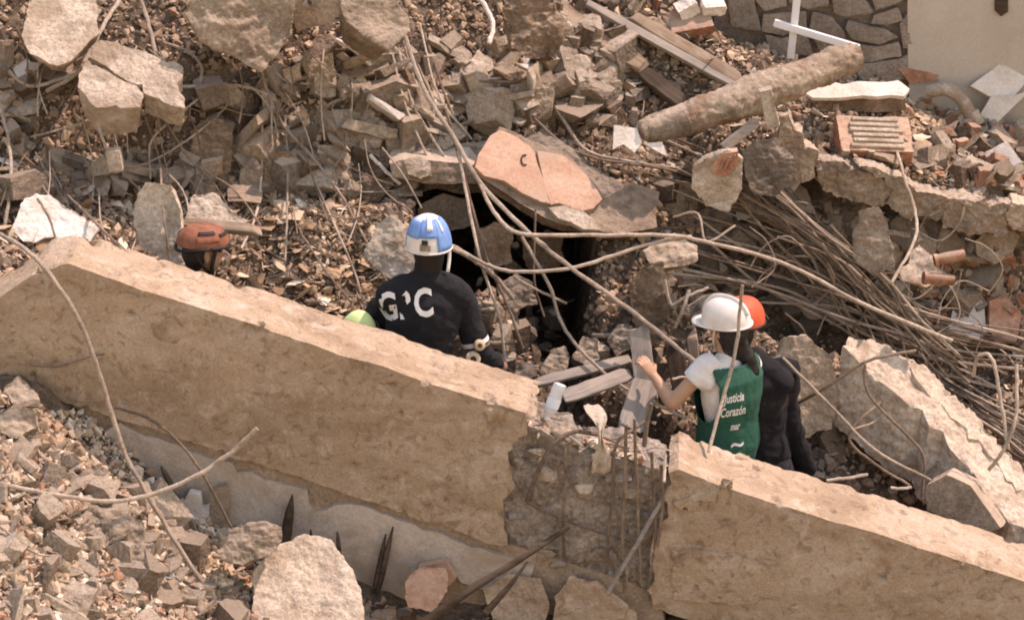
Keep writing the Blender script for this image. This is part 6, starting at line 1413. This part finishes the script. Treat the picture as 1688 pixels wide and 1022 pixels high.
for i in range(5):
    r = random.Random(360 + i); V, F = tube(crom([Vector((-1, 0, 0)), Vector((-0.3, r.uniform(-.05, .05), r.uniform(-.04, .04))), Vector((0.4, r.uniform(-.05, .05), 0)), Vector((1, 0, r.uniform(-.05, .05)))], 4), [(0.05 * r.uniform(0.6, 1.1), 0.025)] * 12 + [(0.02, 0.01)], 6)
    stickm.append(mesh_py('st', V, F))
MESHMAT = {}
def variant(me, mat):
    k = (me.name, mat)
    if k not in MESHMAT:
        m2 = me.copy(); m2.materials.clear(); m2.materials.append(M[mat]); MESHMAT[k] = m2
    return MESHMAT[k]
r = random.Random(2024)
blocked = [(38, -40, 164, 110), (128, 66, 302, 180), (300, -40, 486, 118), (562, -30, 676, 84), (782, 213, 1084, 384), (870, 380, 1010, 540), (690, 290, 780, 380), (1384, 556, 1688, 880), (1058, 75, 1410, 240), (1365, 140, 1520, 255), (1590, 105, 1688, 205), (1500, 0, 1688, 100), (60, 178, 330, 262), (330, 60, 480, 135), (1310, 285, 1570, 345)]
LM = [(215, 130, 'the cracked pale slab'), (395, 60, 'the large crest boulder'), (620, 40, 'the dusted crest boulder'), (455, 300, 'the brown post stub'), (700, 180, 'the sheaf of slim bars'), (880, 50, 'the earth stump'),
      (900, 290, 'the pink slab'), (1000, 80, 'the slanting planks'), (1240, 150, 'the fallen column'), (1265, 275, 'the dark boulder'), (1440, 220, 'the hollow brick'), (1640, 150, 'the white tile'), (1440, 395, 'the tall shard'),
      (1530, 440, 'the clay pipe stubs'), (1640, 400, 'the rounded stone'), (1600, 525, 'the cream tile corner'), (1350, 480, 'the tangled bundle'), (1160, 370, 'the level crossing bar'), (950, 560, 'the dark hollow'), (1450, 760, 'the foot of the long pale slab'),
      (185, 890, 'the chipped heap block'), (510, 950, 'the big pale block'), (310, 800, 'the curved bar'), (40, 680, 'the beam foot stones'), (60, 960, 'the wire in the heap'), (330, 990, 'the long springing bar'), (720, 970, 'the pinkish lump'), (900, 990, 'the tan lumps'),
      (560, 430, 'the wood chip bank'), (60, 360, 'the plaster lump'), (590, 210, 'the peaked dark rock'), (190, 265, 'the hanging concrete cube'), (345, 240, 'the upright brown block'), (1150, 35, 'the red bricks')]
TONE = {'conc': 'grey', 'conc_dark': 'dark', 'conc_pale': 'pale', 'brown_stone': 'brown', 'brick': 'red', 'plaster_white': 'white', 'brown_plaster': 'tan', 'wood': 'brown', 'wood_grey': 'grey'}
def drop(name, label, cat, group, meshes, mats, boxes, count, smin, smax, sink=0.25, flat=False, power=2.0):
    made = 0; tries = 0
    while made < count and tries < count * 20:
        tries += 1
        x0, y0, x1, y1 = boxes[r.randrange(len(boxes))]
        px, py = r.uniform(x0, x1), r.uniform(y0, y1)
        if any(a - 6 < px < c + 6 and b_ - 6 < py < d_ + 6 for a, b_, c, d_ in blocked): continue
        q = G(px, py)
        if q.y > 3.7 or (q.y < 0.62 and q.y > -0.15): continue
        u = r.random(); s = (smin ** (1 - power) + u * (smax ** (1 - power) - smin ** (1 - power))) ** (1 / (1 - power))
        mt = mats[r.randrange(len(mats))]; o = bpy.data.objects.new(name, variant(meshes[r.randrange(len(meshes))], mt)); COL.objects.link(o)
        o.location = (q.x, q.y, float(terrain(q.x, q.y)) + s * sink)
        if flat: o.rotation_euler = (r.gauss(-0.35, 0.35), r.gauss(0, 0.35), r.uniform(0, 6.28))
        else: o.rotation_euler = (r.uniform(0, 6.28), r.uniform(0, 6.28), r.uniform(0, 6.28))
        o.scale = (s * r.uniform(0.85, 1.2), s * r.uniform(0.85, 1.15), s * r.uniform(0.85, 1.15))
        lm = min(LM, key=lambda a: (a[0] - px) ** 2 + (a[1] - py) ** 2)[2]; sz = 'small' if s < smin * 1.5 else 'large' if s > smin * 2.6 else 'medium'
        tag(o, f'{sz} {TONE[mt]} {label} {lm}', cat, f'{sz} {TONE[mt]} {label} {lm}'); made += 1
SL = [(0, 60, 460, 330), (440, 80, 860, 330), (840, 60, 1130, 230)]
drop('concrete_lump', 'concrete lump on the slope by', 'stone', 'lumps on the slope above the beam', lib, ['conc', 'conc_dark', 'conc', 'brown_stone', 'conc_pale', 'conc'], SL, 290, 0.042, 0.16, power=1.9)
drop('dusty_lump', 'angular lump among the bars by', 'stone', 'lumps among the bundled bars', lib, ['conc', 'conc_dark', 'conc_pale'], [(1080, 300, 1330, 520), (1300, 330, 1688, 560)], 150, 0.04, 0.14)
drop('heap_lump', 'angular lump on the brick heap by', 'stone', 'lumps on the brick heap', lib, ['conc_pale', 'conc', 'brown_stone'], [(1230, 90, 1500, 200), (1480, 200, 1688, 330), (900, 0, 1240, 130)], 170, 0.032, 0.11)
drop('brick_fragment', 'brick fragment on the heap by', 'brick', 'brick fragments on the heap', brickm, ['brick'], [(1300, 100, 1688, 320), (1480, 200, 1688, 330), (1050, 0, 1300, 100), (1490, 420, 1688, 560)], 130, 0.032, 0.09)
drop('slab_fragment', 'flat slab piece lying by', 'slab piece', 'flat slab pieces on the slope', slabs, ['conc', 'conc_pale', 'conc_dark', 'brown_stone', 'conc_pale', 'plaster_white', 'brown_plaster'], SL + [(1080, 300, 1688, 520), (1230, 90, 1688, 320)], 190, 0.055, 0.19, 0.35, True)
drop('hollow_stone', 'stone behind the beam by', 'stone', 'stones in the hollow', lib, ['conc_dark', 'brown_stone', 'conc'], [(780, 440, 900, 600), (800, 520, 1110, 640), (1320, 700, 1520, 820)], 90, 0.03, 0.10)
blocked = []
drop('heap_stone', 'stone on the lower heap by', 'stone', 'stones on the lower heap', lib + slabs, ['conc_pale', 'conc', 'conc_pale'], [(-20, 690, 300, 1040), (60, 760, 420, 1040)], 230, 0.024, 0.13, 0.1, power=2.5)
drop('heap_flake', 'flat flake on the lower heap by', 'flake', 'flakes on the lower heap', slabs, ['conc_pale', 'conc_pale', 'conc'], [(-20, 720, 420, 1040)], 90, 0.035, 0.09, 0.5, True)
drop('foot_stone', 'stone at the wall foot by', 'stone', 'stones at the wall foot', lib, ['brown_stone', 'conc', 'brown_plaster'], [(560, 940, 1060, 1040)], 36, 0.03, 0.08)
drop('wood_sliver', 'thin wood sliver lying by', 'wood sliver', 'wood slivers on the slope', stickm, ['wood', 'wood_grey', 'wood'], SL + [(380, 330, 640, 520), (900, 0, 1300, 200), (1230, 90, 1688, 330), (1480, 200, 1688, 330)], 170, 0.06, 0.22, 0.15, True)
drop('earth_sliver', 'thin sliver on the lower heap by', 'wood sliver', 'slivers on the lower heap', stickm, ['wood_grey', 'wood'], [(-20, 700, 420, 1040)], 26, 0.06, 0.14, 0.2, True)
for me in lib + slabs + brickm + stickm: bpy.data.meshes.remove(me)
for o in SC.objects:
    if o.parent is None and 'category' in o and 'kind' not in o: o['kind'] = 'thing'
